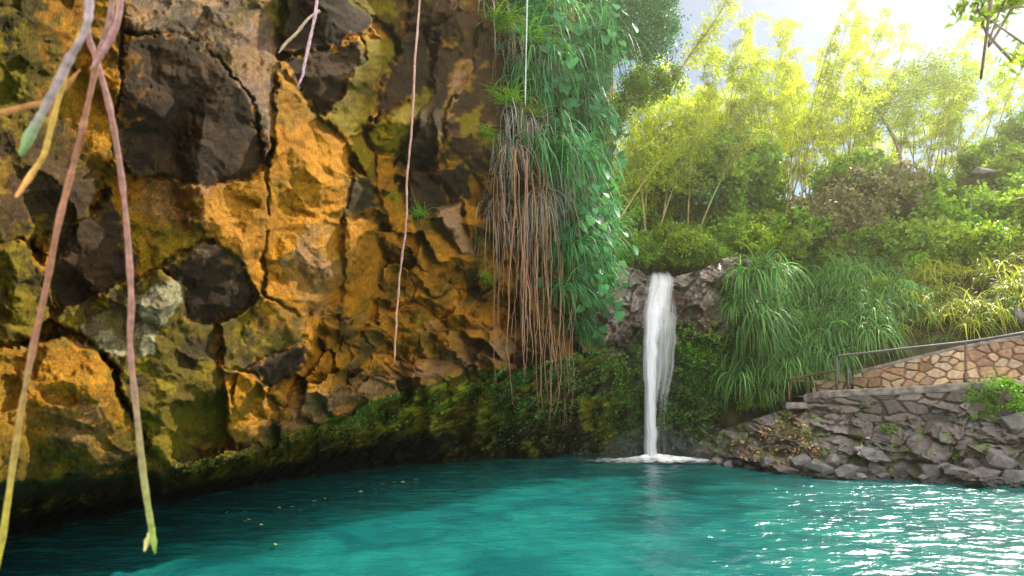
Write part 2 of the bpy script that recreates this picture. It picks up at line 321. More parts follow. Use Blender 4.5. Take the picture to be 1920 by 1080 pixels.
# outline, nearness, slope right, slope down, rounding, stone
BLOCKS = [
 ([(-450,-400),(226,-400),(229,150),(216,285),(192,335),(165,402),(100,440),(40,456),(-450,430)], .14, -.035, -.035, .05, 'OLIVE'),
 ([(226,-400),(540,-400),(541,20),(522,90),(515,200),(510,280),(497,316),(478,190),(440,150),(370,70),(228,60)], .085, -.05, .03, .03, 'GREY'),
 ([(228,60),(370,70),(440,150),(477,190),(492,290),(498,318),(460,335),(385,349),(345,336),(240,331),(213,290),(228,150)], .11, .012, -.045, .03, 'DARK'),
 ([(192,335),(240,331),(345,336),(385,349),(460,335),(498,318),(497,562),(455,510),(400,452),(372,452),(300,500),(256,522),(250,470),(205,380)], .02, .038, .012, .01, 'DEEP'),
 ([(519,130),(592,214),(650,264),(656,330),(646,430),(641,560),(605,575),(560,602),(500,560),(496,330),(515,280)], .055, -.045, .0, .03, 'ORANGE'),
 ([(655,405),(700,410),(713,470),(716,500),(702,560),(704,605),(645,590),(643,440)], .03, -.05, -.02, .03, 'ORANGE'),
 ([(530,110),(600,97),(668,68),(682,110),(645,170),(638,200),(594,216)], .03, .05, -.06, .02, 'DARK'),
 ([(676,62),(745,70),(748,100),(706,165),(701,200),(676,250),(651,264),(594,217),(640,185),(650,160),(684,110)], .06, -.05, .01, .03, 'MOSS'),
 ([(541,-400),(655,-400),(660,0),(702,30),(690,50),(620,87),(540,102),(522,92),(541,20)], .05, -.02, -.045, .03, 'DARK'),
 ([(655,-400),(780,-400),(765,0),(762,48),(745,66),(702,30),(662,0)], .03, -.03, .03, .02, 'OLIVE'),
 ([(780,-400),(880,-400),(842,10),(822,50),(795,54),(764,46)], .05, -.03, -.04, .03, 'BROWN'),
 ([(748,62),(795,54),(812,110),(815,150),(780,175),(705,222),(702,200),(708,165),(750,100)], .0, .0, -.03, .02, 'DARK'),
 ([(780,175),(815,150),(812,205),(770,250),(748,262),(745,280),(700,286),(682,248),(706,222)], .05, -.04, -.03, .03, 'MOSS'),
 ([(656,266),(677,250),(702,290),(708,330),(700,352),(662,304)], .03, -.05, .02, .015, 'MOSS'),
 ([(702,284),(738,288),(746,332),(722,352),(706,372),(706,330)], .045, -.06, .02, .015, 'ORANGE'),
 ([(656,310),(706,345),(715,375),(690,404),(650,408)], .0, -.01, -.04, .015, 'OLIVE'),
 ([(818,58),(850,15),(905,40),(885,130),(842,205),(825,300),(800,300),(783,225),(815,150)], .04, -.06, .02, .02, 'BROWN'),
 ([(905,40),(960,0),(960,330),(900,320),(826,300),(842,205),(886,130)], .0, -.03, -.02, .02, 'BROWN'),
 ([(752,282),(814,204),(822,285),(812,302),(762,322)], .02, -.03, -.04, .02, 'BROWN'),
 ([(765,320),(803,320),(847,380),(832,402),(772,412)], -.01, .02, -.03, .02, 'DARK'),
 ([(803,320),(868,310),(880,362),(846,380)], .0, .0, -.04, .02, 'DARK'),
 ([(825,402),(850,380),(866,374),(872,430),(882,482),(862,480),(842,442)], .05, -.08, .0, .015, 'TAN'),
 ([(868,374),(908,390),(895,430),(880,440)], .03, -.05, .02, .01, 'ORANGE'),
 ([(716,372),(745,340),(760,380),(757,430),(735,440),(722,410)], .035, -.06, .0, .02, 'ORANGE'),
 ([(100,440),(165,402),(200,372),(252,470),(256,522),(150,572),(118,592),(90,520)], -.06, .02, -.02, .02, 'DARK'),
 ([(-450,430),(40,456),(82,500),(92,600),(60,642),(-450,640)], .10, -.03, .02, .05, 'OLIVE'),
 ([(90,600),(120,572),(256,524),(300,502),(345,540),(352,600),(402,612),(415,690),(424,780),(440,838),(300,860),(246,802),(222,700),(172,640)], .03, -.02, -.015, .03, 'OLIVE'),
 ([(300,502),(372,453),(410,455),(455,503),(490,556),(440,592),(402,612),(352,602),(345,540)], .04, .02, -.05, .03, 'DARK'),
 ([(-450,650),(60,650),(85,640),(112,630),(182,660),(216,710),(226,760),(252,802),(262,860),(100,900),(-450,930)], .13, -.035, .0, .06, 'OCHRE'),
 ([(412,612),(440,592),(496,556),(566,600),(572,640),(545,655),(430,702),(422,690)], .06, -.03, -.04, .02, 'OLIVE'),
 ([(465,692),(545,653),(574,640),(576,690),(530,722),(500,722)], .02, .0, -.07, .02, 'DARK'),
 ([(424,800),(450,695),(480,700),(512,770),(512,792),(480,825),(440,832)], .05, -.05, .02, .02, 'ORANGE'),
 ([(568,600),(604,578),(598,630),(585,645),(574,640)], .04, -.07, .0, .01, 'ORANGE'),
]
PATCH = [  # outline, softness, strength, stone
 ([(90,-60),(226,-60),(229,150),(216,285),(170,330),(110,200)], 45, .85, 'DEEP'),
 ([(140,60),(215,140),(205,230),(160,240)], 25, .8, 'ORANGE'),
 ([(-60,200),(110,260),(170,320),(165,402),(100,440),(-60,440)], 40, .85, 'BROWN'),
 ([(260,330),(420,345),(480,480),(440,500),(330,440),(260,400)], 22, .6, 'GREY'),
 ([(330,370),(500,340),(500,560),(440,480)], 20, .75, 'ORANGE'),
 ([(230,400),(330,420),(390,445),(330,480),(262,515)], 18, .85, 'MOSS'),
 ([(660,420),(640,560),(715,560),(712,440)], 30, .6, 'DEEP'),
 ([(520,130),(585,205),(560,240),(518,250)], 18, .8, 'OCHRE'),
 ([(545,440),(600,420),(640,520),(600,600),(540,560)], 25, .55, 'TAN'),
 ([(148,612),(250,556),(338,520),(346,560),(305,610),(285,662),(215,672),(180,652)], 4, 1.0, 'PALE'),
 ([(70,680),(215,720),(250,800),(200,830),(100,780),(90,720)], 25, .9, 'ORANGE'),
 ([(90,760),(200,750),(210,830),(100,850)], 25, .55, 'GREY'),
 ([(-60,830),(250,830),(420,800),(430,850),(200,900),(-60,930)], 22, .75, 'OLIVE'),
 ([(200,760),(420,760),(430,850),(260,870)], 25, .6, 'MOSS'),
 ([(850,110),(885,115),(865,180),(842,230),(836,200)], 5, .85, 'TAN'),
 ([(860,225),(905,200),(900,250),(866,262)], 5, .8, 'MOSS'),
 ([(420,60),(515,60),(512,230),(470,180)], 20, .6, 'PINK'),
 ([(500,0),(540,0),(535,70),(510,60)], 10, .8, 'MOSS'),
 ([(780,175),(812,155),(812,205),(760,240)], 8, .5, 'OLIVE'),
 ([(470,590),(520,560),(560,600),(520,620)], 12, .8, 'DEEP'),
 ([(660,0),(745,0),(740,30),(700,20)], 8, .7, 'MOSS'),
]
def blend(A, B, w): return A + (B - A) * w
def build_cliff():
    us = np.arange(-420, 1221, 2.0); nu = len(us)
    t1 = np.linspace(0, 1, 560); t2 = np.linspace(0, 1, 110)[1:]; t3 = np.linspace(0, 1, 8)[1:]
    lv = lipv(us) + 26 * (fbm(us / 60, us * 0, 610, 4) - .5) + 10 * tri(us / 18, us * 0, 611); wv = watv(us)
    V1 = -330 + (lv[None] + 330) * t1[:, None]; V2 = lv[None] + (wv - lv)[None] * t2[:, None]; V3 = wv[None] + 30 * t3[:, None]
    V = np.vstack([V1, V2, V3]); U = np.broadcast_to(us, V.shape).copy()
    ly = lipY(us); wy = Yw(wv); tk = topk(us)
    k1 = tk[None] + (1 - tk)[None] * np.clip((V1 + 330) / (lv[None] + 330), 0, 1) ** .8
    Y = np.vstack([ly[None] * k1, ly[None] + (wy - ly)[None] * t2[:, None] ** .9, np.broadcast_to(wy, V3.shape)])
    below = np.clip((V - lv[None]) / 25, 0, 1)
    # warped lookup
    wu = U + 16 * (fbm(U / 45, V / 45, 1, 4) - .5) * 1.4; wvv = V + 16 * (fbm(U / 45 + 7, V / 45, 2, 4) - .5) * 1.4
    wu += 5 * (vnoise(U / 8, V / 8, 3) - .5); wvv += 5 * (vnoise(U / 8 + 4, V / 8, 4) - .5)
    # everywhere: slabs broken along a diagonal
    ca, sa = math.cos(R(38)), math.sin(R(38)); a = wu * ca + wvv * sa; b = -wu * sa + wvv * ca
    sz = np.interp(U, [0, 500, 700, 900, 1100], [95, 80, 52, 44, 40])
    # constant cell sizes per layer so cells stay whole; blend two layers
    hA, eA, rA, qA = facets(a / 70, b / 44, 20, 1.0); hB, eB, rB, qB = facets(a / 44 + 3, b / 52, 40, .9)
    sel = np.clip((U - 640) / 60, 0, 1)
    hA = blend(hB, hA, sel); rr = np.where(sel > .5, rA, rB)
    hS, eS, rS, qS = facets(wu / 21, wvv / 24, 60, .8); rd = ridges(wu / 34, wvv / 40, 80); rd2 = ridges(wu / 13, wvv / 15, 81)
    tA = tri(wu / 95, wvv / 110, 501); tB = tri(a / 52, b / 34, 502); tC = tri(wu / 22, wvv / 24, 503, .8); tD = tri(wu / 10, wvv / 11, 504, .8)
    h = .075 * hA + .006 * hS + .09 * tA + .11 * tB + .020 * tC + .007 * tD
    C = np.zeros(U.shape + (3,))
    names = ['ORANGE', 'DEEP', 'OCHRE', 'TAN', 'BROWN', 'OLIVE']; cum = [.30, .5, .68, .80, .9, 1.01]
    cols = {n: stone_col(n, U, V) for n in P_}
    nn = fbm(wu / 70, wvv / 55, 511, 5); n4 = fbm(wu / 26, wvv / 26, 512, 5); C = cols['ORANGE'].copy()
    C = blend(C, cols['DEEP'], np.clip((nn - .46) * 8, 0, 1)[..., None]); C = blend(C, cols['OCHRE'], np.clip((n4 - .52) * 9, 0, .9)[..., None])
    C = blend(C, cols['OLIVE'], np.clip((fbm(wu / 50, wvv / 60, 513, 5) - .55) * 9, 0, .9)[..., None]); C = blend(C, cols['TAN'], np.clip((fbm(wu / 30, wvv / 22, 514, 4) - .62) * 9, 0, .7)[..., None] * np.clip((V - 520) / 100, 0, 1)[..., None])
    # upper right of the wall is dark stone
    dk = np.clip((330 - V + (U - 850) * .5) / 60, 0, 1) * np.clip((U - 740) / 60, 0, 1)
    C = blend(C, cols['BROWN'], (dk * .85)[..., None])
    dk = np.clip((U - 925) / 40, 0, 1)
    C = blend(C, cols['BROWN'], (dk * .7)[..., None])
    rL = ridges(wu / 105, wvv / 120, 88); rM = ridges(a / 60, b / 30, 89)
    small = .15 * tA + .042 * tB + .012 * tC + .005 * tD
    for P, d, gx, gy, rnd, cn_ in BLOCKS:
        P = np.array(P, float); cxx = np.clip(P[:, 0], -60, 1150).mean(); cyy = np.clip(P[:, 1], -60, 1000).mean()
        b0, b1 = P.min(0) - 25, P.max(0) + 25
        m = (U > b0[0]) & (U < b1[0]) & (V > b0[1]) & (V < b1[1])
        if not m.any(): continue
        s = poly_sd(wu[m], wvv[m], P)
        wgt = np.clip(s / 11 + .5, 0, 1); wgt = wgt * wgt * (3 - 2 * wgt)
        sm_ = small[m] * (.55 if cn_ == 'DARK' else 1)
        hb = (.6 * d if d >= .085 else .35 * d + .02) + .75 * (gx * (U[m] - cxx) / 100 + gy * (V[m] - cyy) / 100) - .35 * rnd * np.exp(-np.maximum(s, 0) / 12) + sm_ 
        h[m] = blend(h[m], hb, wgt) - .004 * np.exp(-(s / 2.5) ** 2)
        wc = np.clip((s + 14 * (fbm(U[m] / 12, V[m] / 12, 72, 4) - .5) * 2) / 7 + .5, 0, 1) if cn_ == 'DARK' else np.clip((s + 16 * (fbm(U[m] / 18, V[m] / 18, 71, 4) - .5) * 2) / 12 + .5, 0, 1)
        C[m] = blend(C[m], cols[cn_][m], wc[:, None])
    for P, soft, st, cn_ in PATCH:
        P = np.array(P, float); b0, b1 = P.min(0) - soft * 2, P.max(0) + soft * 2
        m = (U > b0[0]) & (U < b1[0]) & (V > b0[1]) & (V < b1[1])
        s = poly_sd(wu[m], wvv[m], P) + soft * 1.6 * (fbm(U[m] / 14, V[m] / 14, 70, 4) - .5) * 2
        C[m] = blend(C[m], cols[cn_][m], (np.clip(s / soft + .5, 0, 1) * st)[:, None])
    h = h + .20 * tri(wu / 270, wvv / 230, 521, .4) * np.clip((lv[None] - V) / 130, 0, 1)
    # rim of pale broken edges right above the lip
    rim = np.exp(-((V - lv[None] + 28) / 26.0) ** 2) * np.clip((U - 430) / 80, 0, 1) * np.clip((980 - U) / 60, 0, 1)
    C = blend(C, blend(cols['TAN'], cols['PINK'], (fbm(U / 20, V / 20, 55, 2) > .5)[..., None] * .8), (rim * .75)[..., None])
    # the slanting underside: long streaks of moss, then undercut shade painted into the colour
    sv_ = fbm((U * .86 + V * -.5) / 42, (U * .5 + V * .86) / 11, 91, 5); sv2 = fbm((U * .86 - V * .5) / 25, (U * .5 + V * .86) / 5, 92, 3)
    hu = .08 * (sv_ - .5) + .03 * (sv2 - .5) + .030 * tri((U * .86 - V * .5) / 60, (U * .5 + V * .86) / 22, 620) + .010 * tC + .004 * tD
    h = blend(h, hu, below)
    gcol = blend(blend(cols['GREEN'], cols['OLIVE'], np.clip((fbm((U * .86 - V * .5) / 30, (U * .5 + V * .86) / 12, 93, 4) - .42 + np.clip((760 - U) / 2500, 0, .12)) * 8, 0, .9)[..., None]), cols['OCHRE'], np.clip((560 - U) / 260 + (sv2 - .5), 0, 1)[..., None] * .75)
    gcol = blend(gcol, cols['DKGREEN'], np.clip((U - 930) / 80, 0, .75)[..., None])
    gcol = blend(gcol, cols['DARK'], np.clip((430 - U) / 200, 0, .9)[..., None])  # left end darkened in colour to stand for the overhang's shade
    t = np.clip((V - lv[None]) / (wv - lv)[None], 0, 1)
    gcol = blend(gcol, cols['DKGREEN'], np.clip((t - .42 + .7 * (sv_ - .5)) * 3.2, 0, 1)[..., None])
    gcol = blend(gcol, np.broadcast_to(np.array((.012, .014, .013)), gcol.shape), np.clip((t - .52) * 5, 0, 1)[..., None] * np.clip((1000 - U) / 200, .3, 1)[..., None])  # near-black painted low down for the shadow in the gap
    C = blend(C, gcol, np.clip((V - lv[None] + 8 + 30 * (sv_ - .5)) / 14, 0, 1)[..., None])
    Yf = Y * (1 - h)
    Yf = np.where(V > wv[None], Y, Yf)
    lim = np.interp(V, [480, 640], [1150, 1220]); U = np.where(U > 1060, 1060 + (U - 1060) * (lim - 1060) / 160, U)
    P3 = at(U, V, Yf)
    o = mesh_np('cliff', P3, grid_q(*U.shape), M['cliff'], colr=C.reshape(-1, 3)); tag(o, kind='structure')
    return (us, V, Yf)
CL = build_cliff()
def cliffY(u, v):
    us, V, Yf = CL; i = int(np.clip(round((u + 420) / 2), 0, len(us) - 1)); return float(np.interp(v, V[:, i], Yf[:, i]))
def cliffP(u, v, out=.05):
    return at(u, v, cliffY(u, v) - out)

# ------------------------------------------------------------------ basalt face round the waterfall
ftop = tab([(1040, 420), (1120, 470), (1160, 492), (1200, 508), (1215, 518), (1262, 519), (1290, 512), (1320, 505), (1350, 486), (1390, 480), (1430, 500), (1500, 560), (1560, 600)])
fbot = tab([(1040, 853), (1200, 852), (1300, 862), (1400, 872), (1560, 890)])
fund = tab([(1040, 700), (1100, 700), (1150, 668), (1190, 640), (1240, 635), (1290, 650), (1350, 640), (1400, 690), (1560, 760)])   # where the overhang ends
def build_face():
    us = np.arange(1020, 1431, 1.5); ft = ftop(us); fb = fbot(us); fu = fund(us)
    t0 = np.linspace(0, 1, 14)[:-1]; t1 = np.linspace(0, 1, 130)[:-1]; t2 = np.linspace(0, 1, 120); t3 = np.linspace(0, 1, 5)[1:]
    V = np.vstack([np.broadcast_to(ft, (13, len(us))), ft[None] + (fu - ft)[None] * t1[:, None], fu[None] + (fb - fu)[None] * t2[:, None], fb[None] + 20 * t3[:, None]])
    U = np.broadcast_to(us, V.shape).copy()
    yt = np.interp(us, [1020, 1100, 1180, 1215, 1265, 1320, 1400, 1480, 1560], [18.8, 18.7, 19.3, 20.15, 20.15, 19.5, 19.3, 21.0, 22.5])
    yb = np.maximum(Yw(fb), yt + .3)
    Y1 = yt[None] + .5 * (1 - t1[:, None]) ** 2; Y2 = yt[None] + (yb - yt)[None] * np.sin(t2[:, None] * math.pi / 2) ** .6
    Y0 = yt[None] + .5 + (1 - t0[:, None]) * 8
    Y = np.vstack([Y0, Y1, Y2, np.broadcast_to(yb, (4, len(us)))])
    Vn = V.copy(); Vn[:13] -= 30 * (1 - t0[:, None])
    wu = U + 14 * (fbm(U / 30, V / 30, 5, 3) - .5) * 1.5; wv = V + 14 * (fbm(U / 30 + 3, V / 30, 6, 3) - .5) * 1.5
    ca, sa = math.cos(R(-35)), math.sin(R(-35)); a = wu * ca + wv * sa; b = -wu * sa + wv * ca
    h1, e1, r1, q1 = facets(a / 36, b / 26, 120, 1.1); h2, e2, r2, q2 = facets(a / 12, b / 9, 130, .9); r_ = ridges(wu / 20, wv / 20, 140)
    h3, e3, r3, q3 = facets(a / 6.5, b / 4.5, 150, .9)
    up = np.clip((fu[None] - V) / 15 + .5, 0, 1)
    h = up * (.022 * h1 + .006 * h2 + .075 * tri(a / 40, b / 30, 701) + .016 * tri(wu / 14, wv / 14, 702, .8) + .003 * h3) + (1 - up) * (.011 * h1 + .008 * h2 + .004 * h3)
    # shelf of thin slabs right under the crest
    sh = np.clip(1 - (V - ft[None]) / 45, 0, 1)
    h += sh * .012 * (fbm((U * .95 + V * .3) / 30, (V * .95 - U * .3) / 5, 7, 3) - .5) * 2
    Yf = Y * (1 - h); Yf[:13] = Y[:13] * (1 - h[13:14] * .5 * t0[:, None]); Yf[-4:] = Y[-4:]
    P3 = at(U, V, Yf)
    P3[:13] = at(U[:13], V[13:14], Yf[13:14]); back = (1 - t0)[:, None]; P3[:13, :, 1] += back * 7; P3[:13, :, 2] += .04 * back + .10 * (fbm(U[:13] / 12, back * 6, 9, 3) - .5)
    n = fbm(U / 40, V / 40, 8, 4); n2 = fbm(U / 9, V / 9, 9, 4)
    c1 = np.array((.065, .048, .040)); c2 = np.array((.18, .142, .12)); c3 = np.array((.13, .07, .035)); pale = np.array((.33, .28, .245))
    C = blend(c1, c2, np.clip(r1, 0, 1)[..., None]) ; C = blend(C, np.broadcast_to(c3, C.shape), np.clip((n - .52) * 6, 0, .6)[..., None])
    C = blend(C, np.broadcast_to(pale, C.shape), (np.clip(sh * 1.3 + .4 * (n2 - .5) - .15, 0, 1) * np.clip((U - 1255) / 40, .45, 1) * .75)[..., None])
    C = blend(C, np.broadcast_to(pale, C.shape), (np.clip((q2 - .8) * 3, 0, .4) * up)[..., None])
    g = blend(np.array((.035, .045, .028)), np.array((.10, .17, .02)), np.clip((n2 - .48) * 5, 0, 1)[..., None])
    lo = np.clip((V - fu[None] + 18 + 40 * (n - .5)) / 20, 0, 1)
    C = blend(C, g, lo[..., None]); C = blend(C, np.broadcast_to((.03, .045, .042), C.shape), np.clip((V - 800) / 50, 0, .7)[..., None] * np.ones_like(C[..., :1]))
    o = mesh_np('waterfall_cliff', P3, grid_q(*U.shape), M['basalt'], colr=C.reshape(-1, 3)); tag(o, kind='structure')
    return us, V, Yf
FC = build_face()
def faceY(u, v):
    us, V, Yf = FC; i = int(np.clip(round((u - 1020) / 1.5), 0, len(us) - 1)); return float(np.interp(v, V[13:-4, i], Yf[13:-4, i]))

# ------------------------------------------------------------------ right bank of grey rock
bwat = tab([(1280, 862), (1380, 874), (1450, 886), (1560, 896), (1700, 904), (1920, 914), (2300, 935)])
btop = tab([(1280, 850), (1330, 815), (1400, 790), (1470, 768), (1510, 752), (1600, 745), (1920, 728), (2300, 690)])
byt = tab([(1280, 20.0), (1400, 18.6), (1510, 17.4), (1600, 16.8), (1700, 16.3), (1920, 15.0), (2300, 13.2)])
def build_bank():
    us = np.arange(1280, 2300, 1.9); wt = bwat(us); tp = btop(us); yt = byt(us); yb = Yw(wt)
    t = np.linspace(0, 1, 150); t3 = np.linspace(0, 1, 5)[1:]
    V = np.vstack([tp[None] + (wt - tp)[None] * t[:, None], wt[None] + 25 * t3[:, None]]); U = np.broadcast_to(us, V.shape).copy()
    Y = np.vstack([yt[None] + (yb - yt)[None] * t[:, None] ** .8, np.broadcast_to(yb, (4, len(us)))])
    wu = U + 12 * (fbm(U / 40, V / 40, 15, 3) - .5) * 1.5; wv = V + 12 * (fbm(U / 40 + 3, V / 40, 16, 3) - .5) * 1.5
    ca, sa = math.cos(R(12)), math.sin(R(12)); a = wu * ca + wv * sa; b = -wu * sa + wv * ca
    h1, e1, r1, q1 = facets(a / 64, b / 34, 220, .7); h2, e2, r2, q2 = facets(a / 24, b / 14, 230, .8); r_ = ridges(wu / 30, wv / 22, 240)
    lf = np.clip((U - 1340) / 80, .55, 1)
    h = .030 * h1 * lf + .006 * h2 + .045 * tri(a / 58, b / 26, 703) * lf + (.018 + .012 * (U < 1480)) * tri(wu / 20, wv / 13, 704, .8) + .008 * tri(wu / 8, wv / 6, 705, .8)
    Yf = Y * (1 - h); Yf[-4:] = Y[-4:]
    n = fbm(U / 30, V / 30, 18, 4); n2 = fbm(U / 10, V / 8, 19, 4)
    C = blend(np.array((.075, .066, .065)), np.array((.24, .215, .208)), np.clip(r1 * .7 + .6 * (n - .4), 0, 1)[..., None])
    C = blend(C, np.broadcast_to((.15, .10, .06), C.shape), np.clip((n2 - .56) * 5, 0, .6)[..., None])
    C = blend(C, np.broadcast_to((.10, .13, .03), C.shape), np.clip((fbm(U / 24, V / 16, 28, 4) - .56 + .10 * (U < 1560)) * 6, 0, .7)[..., None])
    wetl = np.clip((V - wt[None] + 22) / 8, 0, 1) * .75
    C = blend(C, np.broadcast_to((.035, .033, .035), C.shape), wetl[..., None])
    o = mesh_np('rock_bank', at(U, V, Yf), grid_q(*U.shape), M['bank'], colr=C.reshape(-1, 3)); tag(o, kind='structure')
    return us, V, Yf
BK = build_bank()
def bankY(u, v):
    us, V, Yf = BK; i = int(np.clip(round((u - 1280) / 1.9), 0, len(us) - 1)); return float(np.interp(v, V[:-4, i], Yf[:-4, i]))

# ------------------------------------------------------------------ hillside and plateau
hfoot = tab([(1300, 760), (1400, 790), (1480, 740), (1600, 700), (1920, 636), (2500, 540)])
hyf = tab([(1300, 20.5), (1400, 19.3), (1480, 18.9), (1600, 18.0), (1920, 16.4), (2500, 13.5)])
hrid = tab([(1300, 500), (1400, 485), (1500, 430), (1600, 350), (1700, 335), (1800, 345), (1920, 265), (2100, 180), (2500, 60)])
hyr = tab([(1300, 24), (1400, 23.5), (1500, 26), (1700, 29), (1920, 29), (2500, 26)])
def hillY(u, v):
    f, r, yf, yr = hfoot(u), hrid(u), hyf(u), hyr(u); t = np.clip((f - v) / (f - r), -.2, 1.0)
    return yf + (yr - yf) * np.clip(t, 0, 1) ** 1.5 + np.minimum(t, 0) * 1.0
def build_hill():
    us = np.arange(1300, 2501, 8.0); t = np.linspace(-.15, 1, 60); f = hfoot(us); r = hrid(us)
    V = f[None] + (r - f)[None] * t[:, None]; U = np.broadcast_to(us, V.shape).copy()
    Y = hillY(U, V) + .5 * (fbm(U / 60, V / 60, 44, 3) - .5)
    P3 = at(U, V, Y)
    tail = P3[-1:].repeat(8, 0).copy(); k = np.linspace(.1, 1, 8)[:, None]; tail[:, :, 1] += 40 * k; tail[:, :, 2] += 1.5 * k - 6 * k * k
    P3 = np.vstack([P3, tail])
    tag(mesh_np('hillside', P3, grid_q(P3.shape[0], P3.shape[1]), M['soil']), kind='structure')
    xs = np.linspace(-60, 90, 80); ys = np.concatenate([np.linspace(20.6, 60, 60), np.linspace(64, 400, 20)])
    X, Yy = np.meshgrid(xs, ys); Z = 5.35 + .33 * np.clip(Yy - 22, 0, 26) - .25 * np.clip(Yy - 50, 0, 40) + .5 * (fbm(X / 4, Yy / 4, 45, 3) - .5) * np.clip((Yy - 21) / 4, 0, 1)
    Z -= 1.6 * np.clip((X - 6.6) / 1.0, 0, 1) * np.clip((23.5 - Yy) / 2, 0, 1)
    tag(mesh_np('ground', np.stack([X, Yy, Z], -1), grid_q(*X.shape), M['soil']), kind='structure')
build_hill()

# ------------------------------------------------------------------ water
def build_water():
    ys = np.concatenate([np.linspace(.3, 3, 30)[:-1], np.exp(np.linspace(math.log(3), math.log(24), 620))]); a = np.linspace(-1.25, 1.25, 760)
    Yy = np.broadcast_to(ys[:, None], (len(ys), len(a))); X = a[None] * (Yy + 2)
    z = 0
    rg = np.random.default_rng(3)
    for k in range(26):
        lam = .22 * 1.13 ** k * (.9 + .2 * rg.random()); th = R(90 + rg.normal() * 24); amp = lam * (.0085 if lam < .8 else .0065) * (1 if lam < 1.2 else (1.2 / lam) ** 1.6)
        q = 2 * math.pi / lam * (X * math.cos(th) + Yy * math.sin(th)) + rg.random() * 6.28
        q = q + 2.2 * (vnoise(X / (lam * 2.4) + k, Yy / (lam * 2.4), 300 + k) - .5) * 2
        s = np.sin(q); fade = np.clip(1 - Yy * .0016 / (lam * .12), 0, 1)
        z = z + amp * (1 - np.abs(s) ** 1.3 * 1.2 + .3 * s) * fade * (.6 + .8 * vnoise(X / 2.2, Yy / 2.2, 400 + k))
    r = np.hypot((X - 4.0) / 1.6, Yy - 19.6)
    z = z + .03 * np.exp(-r / 1.4) * np.cos(r * 7)
    P3 = np.stack([X, Yy, z - np.mean(z)], -1)
    m, t, b, out = new_mat('turquoise_water'); l = t.links.new
    b.inputs['Base Color'].default_value = (.004, .17, .155, 1); b.inputs['Roughness'].default_value = .17; b.inputs['IOR'].default_value = 1.33; b.inputs['Specular IOR Level'].default_value = .36
    geo = node(t, 'ShaderNodeNewGeometry'); mp_ = node(t, 'ShaderNodeMapping'); mp_.inputs['Scale'].default_value = (1, 1.7, 1); l(geo.outputs['Position'], mp_.inputs[0])
    n1 = node(t, 'ShaderNodeTexNoise'); n1.inputs['Scale'].default_value = 7; n1.inputs['Detail'].default_value = 5; n1.inputs['Distortion'].default_value = .6; l(mp_.outputs[0], n1.inputs['Vector'])
    bp = node(t, 'ShaderNodeBump'); bp.inputs['Strength'].default_value = .45; bp.inputs['Distance'].default_value = .04; l(n1.outputs[0], bp.inputs['Height']); l(bp.outputs[0], b.inputs['Normal'])
    n2 = node(t, 'ShaderNodeTexNoise'); n2.inputs['Scale'].default_value = .5; n2.inputs['Detail'].default_value = 3; l(geo.outputs['Position'], n2.inputs['Vector'])
    n2.inputs['Scale'].default_value = .8; n2.inputs['Distortion'].default_value = 1.2; mx = node(t, 'ShaderNodeMix', data_type='RGBA'); mx.inputs[6].default_value = (.003, .078, .082, 1); mx.inputs[7].default_value = (.008, .14, .122, 1)
    mr = node(t, 'ShaderNodeMapRange'); mr.inputs[1].default_value = .35; mr.inputs[2].default_value = .65; l(n2.outputs[0], mr.inputs[0]); l(mr.outputs[0], mx.inputs[0]); l(mx.outputs[2], b.inputs['Base Color'])
    tag(mesh_np('water', P3, grid_q(*X.shape), m), kind='structure')
build_water()

